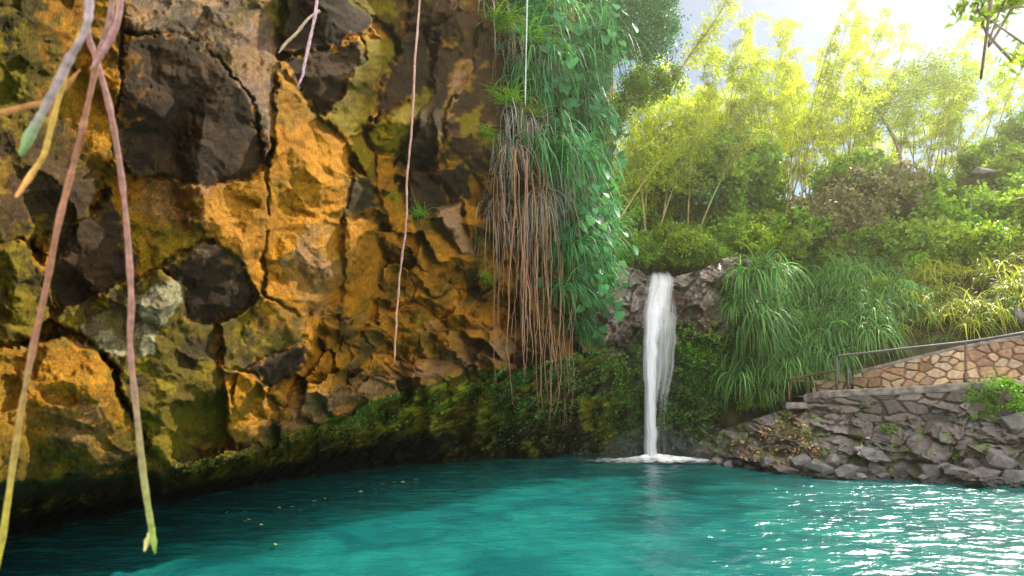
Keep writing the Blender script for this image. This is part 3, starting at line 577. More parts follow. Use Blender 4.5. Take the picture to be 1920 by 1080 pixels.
# ------------------------------------------------------------------ waterfall
def build_fall():
    root = empty('waterfall', at(1222, 860, 19.5), 'white waterfall pouring over the dark basalt lip into the turquoise pool', 'waterfall')
    m, t, b, out = new_mat('falling_water'); l = t.links.new
    b.inputs['Base Color'].default_value = (.93, .93, .97, 1); b.inputs['Roughness'].default_value = .5
    uv = node(t, 'ShaderNodeAttribute', attribute_name="tint")
    mp_ = node(t, 'ShaderNodeMapping'); mp_.inputs['Scale'].default_value = (7, .45, 1); l(uv.outputs['Color'], mp_.inputs[0])
    n = node(t, 'ShaderNodeTexNoise'); n.inputs['Scale'].default_value = 1; n.inputs['Detail'].default_value = 5; l(mp_.outputs[0], n.inputs['Vector'])
    sx = node(t, 'ShaderNodeSeparateXYZ'); l(uv.outputs['Color'], sx.inputs[0])
    mr = node(t, 'ShaderNodeMapRange'); mr.inputs[1].default_value = .38; mr.inputs[2].default_value = .66; mr.inputs[3].default_value = -.12; mr.inputs[4].default_value = .32; l(n.outputs[0], mr.inputs[0])
    ad = node(t, 'ShaderNodeMath', operation='ADD', use_clamp=True); l(sx.outputs[2], ad.inputs[0]); l(mr.outputs[0], ad.inputs[1])
    z = node(t, 'ShaderNodeMath', operation='MULTIPLY', use_clamp=True); l(ad.outputs[0], z.inputs[0]); sm = node(t, 'ShaderNodeMapRange'); sm.inputs[2].default_value = .12; l(sx.outputs[2], sm.inputs[0]); l(sm.outputs[0], z.inputs[1])
    tl = node(t, 'ShaderNodeBsdfTranslucent'); tl.inputs[0].default_value = (.95, .95, 1, 1); mt = node(t, 'ShaderNodeMixShader'); mt.inputs[0].default_value = .5; l(b.outputs[0], mt.inputs[1]); l(tl.outputs[0], mt.inputs[2])
    tr = node(t, 'ShaderNodeBsdfTransparent'); ms = node(t, 'ShaderNodeMixShader'); l(z.outputs[0], ms.inputs[0]); l(tr.outputs[0], ms.inputs[1]); l(mt.outputs[0], ms.inputs[2]); l(ms.outputs[0], out.inputs[0])
    def sheet(name, pts, n=90, k=28, seed=0, bulge=.12):
        """pts: v, left u, right u, distance, density"""
        A = np.array(pts, float); v = np.linspace(A[0, 0], A[-1, 0], n)
        ul = np.interp(v, A[:, 0], A[:, 1]); ur = np.interp(v, A[:, 0], A[:, 2]); y = np.interp(v, A[:, 0], A[:, 3]); d = np.interp(v, A[:, 0], A[:, 4])
        ul = ul + 1.5 * (vnoise(v / 26, v * 0, seed + 60) - .5) * 2; ur = ur + 2.5 * (vnoise(v / 22, v * 0, seed + 61) - .5) * 2
        s = np.linspace(0, 1, k); U = ul[:, None] + (ur - ul)[:, None] * s[None]; Vv = np.broadcast_to(v[:, None], U.shape)
        Y = y[:, None] - bulge * np.sin(s * math.pi)[None] + .05 * (vnoise(np.broadcast_to(s * 14, U.shape), Vv / 90, seed) - .5)
        P3 = at(U, Vv, Y) - np.array(root.location)
        edge = np.clip(np.sin(s * math.pi) * 1.35, 0, 1)[None] ** 1.6
        C = np.stack([np.broadcast_to(s[None] + seed, U.shape), P3[..., 2] * .5 + seed * 3, edge * d[:, None]], -1)
        o = mesh_np(name, P3, grid_q(*U.shape), m, root, C.reshape(-1, 3)); return o
    sheet('upper_cascade', [(508, 1217, 1257, 20.1, .0), (517, 1213, 1261, 19.75, .7), (530, 1211, 1264, 19.6, 1.0), (570, 1207, 1264, 19.3, .9), (610, 1204, 1254, 19.0, .6), (660, 1204, 1244, 18.95, .25), (740, 1204, 1244, 18.9, .0)], seed=1)
    sheet('main_column', [(530, 1212, 1250, 19.5, .0), (585, 1204, 1242, 19.05, .9), (640, 1204, 1236, 18.95, 1.2), (760, 1206, 1233, 18.9, 1.15), (862, 1205, 1236, 18.9, 1.2)], seed=2, bulge=.2)
    sheet('water_veil', [(560, 1226, 1276, 19.2, .0), (610, 1224, 1276, 19.02, .40), (690, 1220, 1268, 18.97, .20), (780, 1212, 1256, 18.92, .04), (862, 1208, 1254, 18.9, .05)], seed=5, bulge=.2)
    sheet('inner_column', [(560, 1212, 1246, 19.4, .2), (620, 1208, 1232, 19.1, 1.2), (862, 1209, 1231, 19.0, 1.2)], seed=9, bulge=.1)
    # foam
    fm, t, b, out = new_mat('foam'); l = t.links.new
    b.inputs['Base Color'].default_value = (.95, .96, .97, 1); b.inputs['Roughness'].default_value = .6
    uv = node(t, 'ShaderNodeAttribute', attribute_name="tint"); sx = node(t, 'ShaderNodeSeparateXYZ'); l(uv.outputs['Color'], sx.inputs[0])
    geo = node(t, 'ShaderNodeNewGeometry'); n = node(t, 'ShaderNodeTexNoise'); n.inputs['Scale'].default_value = 5; n.inputs['Detail'].default_value = 6; l(geo.outputs['Position'], n.inputs['Vector'])
    mr = node(t, 'ShaderNodeMapRange'); mr.inputs[1].default_value = .3; mr.inputs[2].default_value = .7; mr.inputs[3].default_value = -.7; mr.inputs[4].default_value = .6; l(n.outputs[0], mr.inputs[0])
    ad = node(t, 'ShaderNodeMath', operation='ADD', use_clamp=True); l(sx.outputs[2], ad.inputs[0]); l(mr.outputs[0], ad.inputs[1])
    z = node(t, 'ShaderNodeMath', operation='MULTIPLY', use_clamp=True); l(ad.outputs[0], z.inputs[0]); l(sx.outputs[2], z.inputs[1])
    tr = node(t, 'ShaderNodeBsdfTransparent'); ms = node(t, 'ShaderNodeMixShader'); l(z.outputs[0], ms.inputs[0]); l(tr.outputs[0], ms.inputs[1]); l(b.outputs[0], ms.inputs[2]); l(ms.outputs[0], out.inputs[0])
    rr = np.linspace(0, 1, 40)[:, None]; aa = np.linspace(0, 2 * math.pi, 97)[None]
    c = at(1225, 860, 18.9); X = c[0] + rr * np.cos(aa) * 2.7 + .1; Y = 18.75 + rr * np.sin(aa) * 1.15
    Z = .045 + .12 * np.exp(-(rr * 3.2) ** 2) + .16 * (fbm(X * 5, Y * 5, 5, 4) - .4) * (1 - rr)
    P3 = np.stack([X, Y, Z + 0 * aa], -1) - np.array(root.location)
    d = np.clip(1.5 * (1 - rr) ** 1.15, 0, 1.3) + 0 * aa
    mesh_np('foam', P3, grid_q(*X.shape), fm, root, np.stack([d, d, d], -1).reshape(-1, 3))
build_fall()
mm, t, b, out = new_mat('mist'); t.nodes.remove(b); pv = node(t, 'ShaderNodeVolumePrincipled'); pv.inputs['Color'].default_value = (.97, .98, 1, 1); pv.inputs['Density'].default_value = .13; pv.inputs['Anisotropy'].default_value = .35
t.links.new(pv.outputs[0], out.inputs['Volume'])
bm = bmesh.new(); bmesh.ops.create_uvsphere(bm, u_segments=40, v_segments=24, radius=1); bmesh.ops.scale(bm, vec=(1.5, .7, .85), verts=bm.verts); me = bpy.data.meshes.new('mist'); bm.to_mesh(me); bm.free(); me.materials.append(mm)
o = bpy.data.objects.new('mist', me); col.objects.link(o); o.location = [float(c) for c in at(1222, 858, 18.75)]; o.location.z = .12; tag(o, kind='stuff')

# ------------------------------------------------------------------ plant makers
def rvec(n, r=rng):
    a = r.normal(size=(n, 3)); return unit(a)
def leaf_quads(C, D, N, L, W):
    """rhombic leaves: centre, direction, normal, length, width (folded a little along the rib)"""
    S = unit(np.cross(D, N)); N2 = np.cross(S, D)
    L = np.asarray(L)[:, None] if np.ndim(L) else L; W = np.asarray(W)[:, None] if np.ndim(W) else W
    a = C - D * L * .5; b = C + S * W * .5 + N2 * W * .12; c = C + D * L * .5 - N2 * L * .08; d = C - S * W * .5 + N2 * W * .12
    V = np.stack([a, b, c, d], 1).reshape(-1, 3); Q = np.arange(len(V)).reshape(-1, 4); return V, Q
def shade(n, lo=.6, hi=1.35, warm=.15, r=rng):
    k = r.uniform(lo, hi, n); w_ = r.normal(0, warm, n)
    return np.stack([k * (1 + w_), k * (1 + w_ * .3), k * (1 - w_ * .5)], -1)
def blades(B, D, L, W, n=6, g=1.3, r=rng):
    """arching ribbons: base, start direction, length, width"""
    N = len(B); L = np.broadcast_to(L, (N,)); W = np.broadcast_to(W, (N,)); p = B.copy(); d = unit(D.copy())
    side = unit(np.cross(d, np.array([0, 0, 1.0]) + r.normal(0, .25, (N, 3)))); rows = []
    for k in range(n + 1):
        wk = W * (1 - (k / n) ** 1.6) * (.6 + .4 * min(1, k / 1.5)) + .0008
        rows.append(np.stack([p - side * wk[:, None] * .5, p + side * wk[:, None] * .5], 1))
        p = p + d * (L / n)[:, None]; d = unit(d + np.array([0, 0, -1.0]) * g / n + r.normal(0, .05, (N, 3)))
    V = np.stack(rows, 1); V = V.reshape(-1, 3); i = (np.arange(N) * (n + 1) * 2)[:, None] + (np.arange(n) * 2)[None]
    Q = np.stack([i, i + 1, i + 3, i + 2], -1).reshape(-1, 4); return V, Q
def per(c, k): return np.repeat(c, k, axis=0)
def grass_mesh(name, mat, n, L, W, g, up, spread, seed, out=None, hang=False):
    r = np.random.default_rng(seed); B = r.normal(0, spread, (n, 3)); B[:, 2] = np.abs(B[:, 2]) * .3
    D = r.normal(size=(n, 3)); D[:, 2] = up + .4 * r.normal(size=n)
    if out is not None: D = D + np.array(out)
    V, Q = blades(B, D, L * r.uniform(.55, 1.1, n), W * r.uniform(.6, 1.2, n), 7, g, r)
    return mesh_np(name, V, Q, mat, colr=per(shade(n, .55, 1.5, .2, r), 16), link=False)
def scatter(name, mesh, part, pts, label, cat, group, sc=(.8, 1.25), rot=None, extra=None):
    """the first is built, the rest are copies that share its mesh"""
    first = None
    for i, p in enumerate(pts):
        s = random.uniform(*sc); rz = random.uniform(0, 6.28) if rot is None else rot + random.uniform(-.5, .5)
        o = bpy.data.objects.new(name, mesh[i % len(mesh)]); col.objects.link(o)
        o.location = [float(c) for c in p]; o.rotation_euler = (0, 0, rz); o.scale = (s,) * 3
        tag(o, label, cat, group, 'thing')

# ---- curtain of plants on the cliff edge
CAM = np.array([0, 0, CZ])
arch = [grass_mesh('hanging_grass', M['curtain'], 90, 1.5, .028, 2.6, .5, .12, 100 + i) for i in range(4)]
archb = [grass_mesh('hanging_grass', M['fern'], 90, 1.1, .026, 1.8, .8, .10, 110 + i, out=(.6, -.5, 0)) for i in range(2)]
long_ = [grass_mesh('hanging_grass', M['curtain'], 75, 1.7, .040, 3.6, .3, .20, 120 + i) for i in range(4)]
dryh = [grass_mesh('dry_hanging_grass', M['dry'], 45, 1.5, .020, 4.5, -.3, .20, 130 + i) for i in range(4)]
def cpt(u, v, o=.15): return cliffP(u, v, o)
pts = [cpt(random.uniform(985, 1150), random.uniform(-40, 330), random.uniform(.1, .7)) for _ in range(34)]
scatter('hanging_grass', long_, None, pts, 'long blue-green ribbon grass hanging from the upper cliff edge beside the tree', 'grass clump', 'long ribbon grass hanging down the cliff edge', (.8, 1.2))
pts = [cpt(random.uniform(925, 1085), random.uniform(0, 400), random.uniform(.05, .6)) for _ in range(26)]
scatter('dry_hanging_grass', dryh, None, pts, 'grey withered grass hanging in a curtain over the dark cliff edge', 'dry grass clump', 'withered grass hanging down the cliff', (.7, 1.15))
pts = [cpt(u, v, .3) for u, v in [(960, 60), (985, 75), (930, 50), (1000, 130)]]
scatter('grass_tuft', archb, None, pts, 'bright green arching grass tuft at the top of the root curtain', 'grass tuft', 'bright grass tufts at the top of the curtain', (.9, 1.2))
pts = [cpt(u, v, .25) for u, v in [(930, 180), (955, 195), (1000, 210), (1060, 230)]]
scatter('grass_tuft', archb, None, pts, 'mid green spiky grass tuft halfway down the grey hanging grass', 'grass tuft', 'spiky tufts in the grey hanging grass', (.6, .85))
pts = [cpt(random.uniform(1050, 1130), random.uniform(370, 560), random.uniform(.2, .7)) for _ in range(26)]
scatter('hanging_grass', arch, None, pts, 'drooping green grass clump on the lower cliff corner beside the hanging roots', 'grass clump', 'drooping grass on the lower cliff corner', (.7, 1.05))
pts = [cpt(random.uniform(1050, 1100), random.uniform(560, 640), random.uniform(.2, .5)) for _ in range(6)]
scatter('hanging_grass', arch, None, pts, 'lowest drooping grass clump on the cliff corner above the mossy hollow', 'grass clump', 'lowest grass clumps of the cliff corner', (.6, .9))
for (u, v, s, lb) in [(788, 405, .55, 'arching green grass tuft growing from a crack in the orange rock beside the long vine'), (735, 372, .45, 'pale grass tuft in the orange rock left of the arching tuft'),
                      (885, 455, .42, 'small fern tuft on the rock between the tan slab and the roots'), (905, 520, .42, 'small drooping fern below the other one beside the thin root'), (905, 250, .5, 'thin grass tuft on the dark upper rock by the root curtain')]:
    scatter('grass_tuft', [archb[0]], None, [cpt(u, v, .1)], lb, 'grass tuft', None, (s, s))

# heart leaved climber
def heart_mesh(n, seed, spread, size, mat):
    r = np.random.default_rng(seed)
    prof = np.array([(0, .0), (.22, .12), (.42, .05), (.5, -.18), (.42, -.45), (.24, -.75), (0, -1.05)])   # half outline
    k = len(prof); V = []; Q = []
    P0 = np.stack([r.normal(0, spread[0], n), r.normal(0, spread[1], n), r.normal(0, spread[2], n)], -1)
    for i in range(n):
        s = size * r.uniform(.6, 1.2); tilt = r.normal(0, .35); az = r.normal(.15, .5); pit = r.uniform(.1, .7)
        L_ = np.array([(-x, 0, z) for x, z in prof]); C_ = np.array([(0, .10 * (1 - abs(z + .4)), z) for x, z in prof]); R_ = np.array([(x, 0, z) for x, z in prof])
        pts_ = np.vstack([L_, C_, R_]) * s
        ct, st = math.cos(tilt), math.sin(tilt); pts_ = pts_ @ np.array([[ct, 0, -st], [0, 1, 0], [st, 0, ct]])
        ct, st = math.cos(pit), math.sin(pit); pts_ = pts_ @ np.array([[1, 0, 0], [0, ct, -st], [0, st, ct]])
        ct, st = math.cos(az), math.sin(az); pts_ = pts_ @ np.array([[ct, st, 0], [-st, ct, 0], [0, 0, 1]])
        b = len(V) * 1; base = i * 3 * k; V.append(pts_ + P0[i])
        for j in range(k - 1):
            Q.append((base + j, base + j + 1, base + k + j + 1, base + k + j)); Q.append((base + k + j, base + k + j + 1, base + 2 * k + j + 1, base + 2 * k + j))
    return mesh_np('foliage', np.vstack(V), np.array(Q), mat, colr=per(shade(n, .7, 1.5, .15, r), 3 * k), link=False)
hm = [heart_mesh(30, 300 + i, (.34, .18, .6), .25, M['heart']) for i in range(3)]
hlab = ['heart-leaved climber high on the cliff edge under the dark tree', 'heart-leaved climber on the cliff corner just under the tree branches', 'heart-leaved climber with large pale leaves midway down the cliff corner',
        'heart-leaved climber lower on the corner above the waterfall rocks', 'heart-leaved climber among the top hanging grass', 'bright heart-leaved climber beside the lower hanging roots', 'heart-leaved climber near the grass above the basalt rocks']
for i, (u, v) in enumerate([(1075, 60), (1120, 170), (1085, 250), (1115, 300), (1040, 60), (1090, 400), (1120, 400), (1100, 480), (1130, 470), (1040, 385), (1135, 250), (1070, 330), (1050, 130), (1095, 130), (1130, 60), (1060, 200), (1105, 350), (1075, 450), (1140, 380), (1130, 530)]):
    p = cpt(u, v, .8); g = empty('climbing_plant', p, hlab[[0, 1, 2, 3, 4, 5, 6][i % 7]] if i < 7 else 'heart-leaved climber on the green cliff corner between grass clumps', 'climbing plant', 'heart-leaved climbers on the cliff corner')
    o = bpy.data.objects.new('foliage', hm[i % 3]); col.objects.link(o); o.parent = g
    r = np.random.default_rng(i); V, Q = tube_arr(np.array([(0, .15, .9), (.05, .1, .3), (-.05, .12, -.3), (.02, .15, -.9)]), .012, 6); mesh_np('stem', V, Q, M['bark'], g)

# hanging roots
def strand(name, path, r0, r1, colr, label, cat, group=None, n=24, sides=5, tipc=None, mat='root', wob=.0, seed=0):
    P = smooth_path(path, n); r = np.random.default_rng(seed)
    if wob: P[1:-1] += np.cumsum(r.normal(0, wob, (n - 2, 3)) * [1, .5, 0], 0) * .4
    rad = np.linspace(r0, r1, n) * np.where(np.arange(n) > n - 4, (n - np.arange(n)) / 5 + .1, 1) * (1 + .10 * r.normal(size=n) + .22 * (r.random(n) > .86)); P0 = P[0].copy()
    V, Q = tube_arr(P - P0, rad, sides); k = np.linspace(0, 1, n)
    c = np.array(colr)[None] * r.uniform(.8, 1.2, (n, 1))
    if tipc is not None: c = blend(c, np.array(tipc)[None], np.clip((k - .65) * 3, 0, 1)[:, None])
    c = np.vstack([np.repeat(c, sides, 0), c[:1], c[-1:]])
    o = mesh_np(name, V, Q, M[mat], colr=c); o.location = P0
    if label: tag(o, label, cat, group)
    return o
ROOTC = [(.23, .115, .055), (.19, .10, .06), (.28, .16, .09), (.15, .08, .045), (.24, .16, .115)]
def root_set(n, ur, vt, vb, label, group, seed, rad=.011):
    r = np.random.default_rng(seed)
    for i in range(n):
        u = r.uniform(*ur); v0 = r.uniform(*vt); v1 = r.uniform(*vb); y0 = cliffY(u, max(v0, 0)) - r.uniform(.35, 1.0)
        top = at(u, v0, y0); bot = at(u + r.normal(0, 7), v1, y0 - .1); m1 = blend(top, bot, .4) + r.normal(0, .09, 3); m2 = blend(top, bot, .75) + r.normal(0, .06, 3)
        strand('hanging_root', [top, m1, m2, bot], rad * r.uniform(.7, 1.5), rad * .45, ROOTC[i % 5], label, 'root', group, 26, 5, wob=.035, seed=seed * 100 + i)
root_set(18, (965, 1030), (190, 330), (640, 815), 'long brown aerial root hanging in the thick middle bundle over the pool', 'aerial roots of the thick middle bundle', 1, .014)
root_set(12, (1030, 1090), (350, 480), (700, 830), 'brown aerial root hanging under the lower cliff corner grass', 'aerial roots under the corner grass', 2)
root_set(9, (925, 965), (280, 380), (520, 780), 'thin separate aerial root hanging left of the thick bundle', 'thin aerial roots left of the bundle', 3, .009)
root_set(5, (975, 992), (-30, -10), (560, 700), 'very long pale aerial root falling from above the cliff through the curtain', 'longest aerial roots', 4, .012)
root_set(10, (960, 1040), (270, 420), (430, 620), 'short brown rootlet in the upper part of the root bundle', 'short rootlets of the bundle', 5, .009)

# near vines in front of the cliff
LIL = (.17, .085, .065); TIP = (.22, .34, .06)
def px_path(p, y): return [at(u, v, y) for u, v in p]
strand('hanging_vine', px_path([(158, -60), (165, 60), (180, 110), (205, 200), (226, 320), (238, 430), (246, 560), (244, 650), (257, 780), (270, 900), (284, 990), (291, 1038)], 1.6), .0072, .0066, LIL,
       'long pinkish vine hanging nearest the camera, forked green at its tip', 'vine', None, 60, 10, (.13, .21, .03), seed=1)
fork = strand('side_shoot', px_path([(286, 990), (278, 1010), (271, 1034)], 1.6), .006, .007, (.4, .36, .12), None, None, None, 8, 8, seed=2)
main = [o for o in col.objects if o.name.startswith('hanging_vine')][0]; fork.location = fork.location - main.location; fork.parent = main
strand('hanging_vine', px_path([(186, 95), (168, 180), (150, 260), (132, 330), (108, 425), (88, 530), (62, 650), (38, 780), (16, 930), (-6, 1080)], 1.55), .0070, .0066, (.165, .075, .04),
       'brown vine crossing the left foreground and turning yellow green below', 'vine', None, 50, 10, (.22, .20, .02), seed=3)
strand('hanging_vine', px_path([(232, -60), (222, 30), (205, 75), (188, 105), (172, 130)], 1.5), .0085, .0075, (.18,.095,.085), 'thick short vine looping at the top of the left foreground', 'vine', None, 24, 10, seed=4)
strand('hanging_vine', px_path([(214, -60), (208, 20), (196, 70), (182, 100)], 1.55), .0072, .006, (.17,.095,.08), 'thin strand twined beside the thick looping vine', 'vine', None, 24, 10, seed=5)
strand('hanging_vine', px_path([(164, -60), (168, 10), (158, 60), (130, 110), (103, 165), (80, 210), (58, 250), (38, 292)], 1.25), .0062, .0088, (.17, .13, .13), 'blunt pale vine with a thick green tip at upper left', 'vine', None, 36, 10, (.10,.19,.06), seed=6)
strand('hanging_vine', px_path([(150, 60), (120, 150), (98, 230), (82, 290), (60, 325), (30, 370)], 1.35), .0045, .0068, (.26,.17,.03), 'short yellow vine ending in an orange tip at upper left', 'vine', None, 30, 10, (.55, .25, .08), seed=7)
strand('hanging_vine', px_path([(-60, 215), (0, 212), (50, 200), (100, 185), (150, 130)], 1.4), .008, .006, (.25,.11,.03), 'orange brown vine running sideways into the frame at left', 'vine', None, 24, 10, seed=8)
strand('hanging_vine', px_path([(600, -60), (592, 20), (582, 70), (570, 125), (568, 140), (557, 165)], 3.4), .010, .006, (.34, .22, .25), 'short lilac vine ending in front of the dark boulders', 'vine', None, 30, 8, seed=9)
strand('hanging_vine', px_path([(789, -60), (786, 30), (778, 130), (772, 240), (765, 330), (763, 400), (756, 470), (750, 540), (748, 610), (745, 685)], 6.0), .011, .009, (.32, .19, .15), 'very long thin vine hanging straight in front of the orange rock', 'vine', None, 70, 8, (.38, .18, .10), wob=.006, seed=10)
strand('hanging_root', px_path([(600, 20), (578, 35), (556, 62), (535, 82), (522, 100)], 5.6), .012, .014, (.40, .30, .20), 'short pale root clinging to the boulders near the lilac vine', 'root', None, 20, 6, seed=11)
strand('hanging_vine', px_path([(989, -60), (988, 30), (986, 120), (985, 200)], 9.0), .011, .009, (.36, .42, .36), 'thin grey green vine hanging before the grass at the top', 'vine', None, 20, 6, seed=12)

# ---- ribbon grass on the right slope
rg_ = [grass_mesh('ribbon_grass', M['grass'], 80, 1.35, .044, 3.1, .9, .13, 400 + i, out=(-.35, -.7, 0)) for i in range(5)]
ry_ = [grass_mesh('ribbon_grass', M['grassy'], 80, 1.05, .042, 2.4, 1.0, .15, 410 + i, out=(-.3, -.6, 0)) for i in range(4)]
def hp(u, v, o=.1): return at(u, v, hillY(u, v) - o)
def inpoly(poly, n, seed, mind=0):
    r = np.random.default_rng(seed); P = np.array(poly, float); b0, b1 = P.min(0), P.max(0); out = []
    while len(out) < n:
        q = r.uniform(b0, b1)
        if poly_sd(np.array([q[0]]), np.array([q[1]]), P)[0] > 0: out.append(q)
    return out
pts = [hp(u, v, .8) for u, v in inpoly([(1350, 560), (1410, 505), (1460, 500), (1480, 640), (1490, 700), (1420, 760), (1370, 700), (1345, 600)], 46, 21)]
scatter('ribbon_grass', rg_, None, pts, 'green ribbon grass clump drooping over the rocks just right of the waterfall', 'grass clump', 'ribbon grass beside the waterfall', (.75, 1.15), rot=0)
pts = [at(u, v, 19.1 - r_) for (u, v), r_ in zip(inpoly([(1365, 540), (1410, 500), (1450, 500), (1460, 640), (1420, 700), (1375, 640)], 16, 31), rng.uniform(0, .5, 22))]
scatter('ribbon_grass', rg_, None, pts, 'large arching ribbon grass clump hanging over the dark rock face right of the falls', 'grass clump', 'ribbon grass on the rock face', (.8, 1.2), rot=0)
pts = [hp(u, v, .55) for u, v in inpoly([(1450, 470), (1620, 470), (1760, 560), (1600, 670), (1470, 720), (1440, 600)], 120, 22)]
scatter('ribbon_grass', rg_, None, pts, 'green ribbon grass clump on the slope behind the pipe railing', 'grass clump', 'ribbon grass behind the railing', (.7, 1.1), rot=0)
pts = [hp(u, v, .2) for u, v in inpoly([(1600, 470), (1950, 430), (2050, 560), (1900, 600), (1700, 660), (1600, 600)], 105, 23)]
scatter('ribbon_grass', ry_, None, pts, 'sunlit yellow-green ribbon grass clump on the slope above the stone wall', 'grass clump', 'sunlit ribbon grass above the stone wall', (.7, 1.1), rot=0)

pts = [hp(u, float(hfoot(u)) - random.uniform(22, 60), random.uniform(-.5, -.1)) for u in np.linspace(1640, 2050, 40)]
scatter('ribbon_grass', ry_ + rg_, None, pts, 'low arching grass clump growing right behind the top of the stone wall', 'grass clump', 'low grass behind the stone wall top', (.40, .6), rot=3.1)

# ---- leafy things
def clump_leaves(n, ncl, ext, cs, L, W, seed, hollow=.0, up=.5, bumps=None):
    r = np.random.default_rng(seed); d = rvec(ncl, r); rad = r.uniform(hollow, 1, ncl) ** .5
    c = d * rad[:, None] * np.array(ext)[None]
    if bumps is not None: c = c[c[:, 2] > bumps * ext[2]]; ncl = len(c)
    i = r.integers(0, ncl, n); p = c[i] + r.normal(0, cs, (n, 3)) * r.uniform(.4, 1.3, (ncl, 1))[i]
    D = unit(rvec(n, r) + np.array([0, 0, -.3])); N = unit(rvec(n, r) + np.array([0, 0, up]))
    V, Q = leaf_quads(p, D, N, L * r.uniform(.6, 1.3, n), W * r.uniform(.6, 1.3, n))
    ctint = r.uniform(.7, 1.35, ncl)[i]
    return V, Q, per(shade(n, .65, 1.35, .14, r) * ctint[:, None], 4), c
def shrub_mesh(seed, mat, n=4200, ext=(1, 1, .8), L=.15, W=.085, ncl=70, cs=.12, hollow=.55):
    V, Q, c, cc = clump_leaves(n, ncl, ext, cs, L, W, seed, hollow, .8, -.3)
    leaf = mesh_np('foliage', V, Q, mat, colr=c, link=False)
    r = np.random.default_rng(seed + 1); parts = []
    for k in range(14):
        e = cc[r.integers(0, len(cc))] * .9; parts.append(tube_arr(smooth_path([(0, 0, -ext[2] * .6), e * .45 + r.normal(0, .06, 3), e], 7), np.linspace(.02, .006, 7), 5))
    V, Q = join(parts); return leaf, mesh_np('stems', V, Q, M['bark'], link=False)
def put_shrub(kind, p, sc, label, cat='shrub', group=None, name='shrub', rz=None):
    g = empty(name, p, label, cat, group, random.uniform(0, 6.28) if rz is None else rz); g.scale = sc if hasattr(sc, '__len__') else (sc,) * 3
    for nm, me in (('foliage', kind[0]), ('stems', kind[1])):
        o = bpy.data.objects.new(nm, me); col.objects.link(o); o.parent = g
    return g
SH = [shrub_mesh(500 + i, M['shrub']) for i in range(4)]
SY = [shrub_mesh(510 + i, M['shruby']) for i in range(3)]
SC = [shrub_mesh(520 + i, M['creeper'], 6000, L=.10, W=.06, ncl=90) for i in range(2)]
SD = [shrub_mesh(530 + i, M['dark'], 6000, L=.10, W=.06) for i in range(3)]
# creeper covered mound
for u, v, y, s, kd, lb in [(1640, 380, 24.5, 1.9, SC, 'tall mound of brownish creeper in the middle of the sunny slope'), (1560, 430, 23.5, 1.7, SC, 'reddish brown creeper mound left of the tall mound'),
                           (1600, 345, 25.5, 1.5, SH, 'green leafy crown on top of the tall creeper mound'), (1500, 450, 23.2, 1.3, SH, 'pale leafy shrub above the drooping ribbon grass'),
                           (1720, 400, 24.5, 1.7, SH, 'dark leaved shrub in the shaded hollow right of the creeper mound'), (1660, 470, 22.0, 1.2, SH, 'olive shrub below the creeper mound')]:
    put_shrub(kd[int(u) % len(kd)], at(u, v, y), s, lb)
r = np.random.default_rng(77)
for i, (u, v) in enumerate(inpoly([(1740, 330), (1830, 330), (2000, 170), (2150, 200), (2150, 520), (1900, 500), (1720, 520)], 36, 24)):
    put_shrub((SH + SY)[i % 7], at(u, v, float(hillY(u, v)) - .3), r.uniform(.9, 1.5), 'leafy green shrub covering the right hand hillside above the grass', group='shrubs covering the right hillside')
for i, (u, v) in enumerate(inpoly([(1440, 470), (1560, 380), (1720, 340), (1800, 350), (1750, 500), (1500, 520)], 22, 25)):
    put_shrub((SH + SC)[i % 6], at(u, v, float(hillY(u, v)) + .1), r.uniform(.7, 1.2), 'leafy shrub on the middle slope around the creeper mound', group='shrubs of the middle slope')
for i, u in enumerate(np.linspace(1150, 1480, 15)):
    put_shrub((SH + SY)[i % 7], at(u, 470 + r.normal(0, 12), 22.5 + r.uniform(0, 2.5)), r.uniform(.75, 1.2), 'low leafy bush growing behind the lip of the waterfall', group='low bushes behind the waterfall lip')
for i, (u, v) in enumerate(inpoly([(1130, 300), (1420, 300), (1480, 470), (1150, 480)], 26, 26)):
    put_shrub((SH + SY + SH + SD)[i % 14], at(u, v, 27 + r.uniform(0, 3)), r.uniform(1.2, 1.9), 'tall undergrowth bush under the bamboo behind the waterfall', group='undergrowth under the bamboo')
for i, (u, v) in enumerate(inpoly([(1400, 700), (1470, 640), (1500, 600), (1480, 740), (1400, 780)], 7, 27)):
    put_shrub(SY[i % 3], at(u, v, float(hillY(u, v)) - .25), r.uniform(.3, .45), 'small yellow-green bush under the ribbon grass near the bank', group='small bushes under the ribbon grass')
r = np.random.default_rng(78)
for i, u in enumerate(np.linspace(1175, 1330, 10)):
    put_shrub((SH + SY)[i % 7], at(u, 488 + r.normal(0, 4), 22.2 + r.uniform(0, 1)), r.uniform(.5, .7), 'small bush directly behind the crest of the waterfall', group='small bushes behind the crest')
put_shrub(SY[0], at(1497, 455, 21.6), .45, 'bright yellow young bush standing over the ribbon grass')
SF = [shrub_mesh(540 + i, M['fern'], 1500, (1, 1, .8), .14, .06, 24, .14) for i in range(2)]
for (u, v, s, lb) in [(1870, 750, .55, 'large bright green fern bush at the right end of the lower wall'), (1850, 765, .35, 'smaller fern leaning left of the large fern bush'), (1825, 785, .2, 'small fern tuft hanging below the wall corner'),
                      (1660, 808, .15, 'small bright fern on the ledge under the lower wall'), (1588, 748, .12, 'tiny fern in the lower wall under its cap'), (1700, 755, .10, 'tiny fern pair in the middle of the lower wall'), (1728, 744, .08, 'tiniest fern sprig under the cap'),
                      (1478, 782, .12, 'tiny fern beside the short concrete block'), (1792, 858, .09, 'single fern sprig low between the boulders')]:
    y = min(float(byt(u)) - .35, bankY(u, v) - .15) if v < 800 else bankY(u, v) - .12
    put_shrub(SF[int(u) % 2], at(u, v, y), s, lb, 'fern', name='fern')

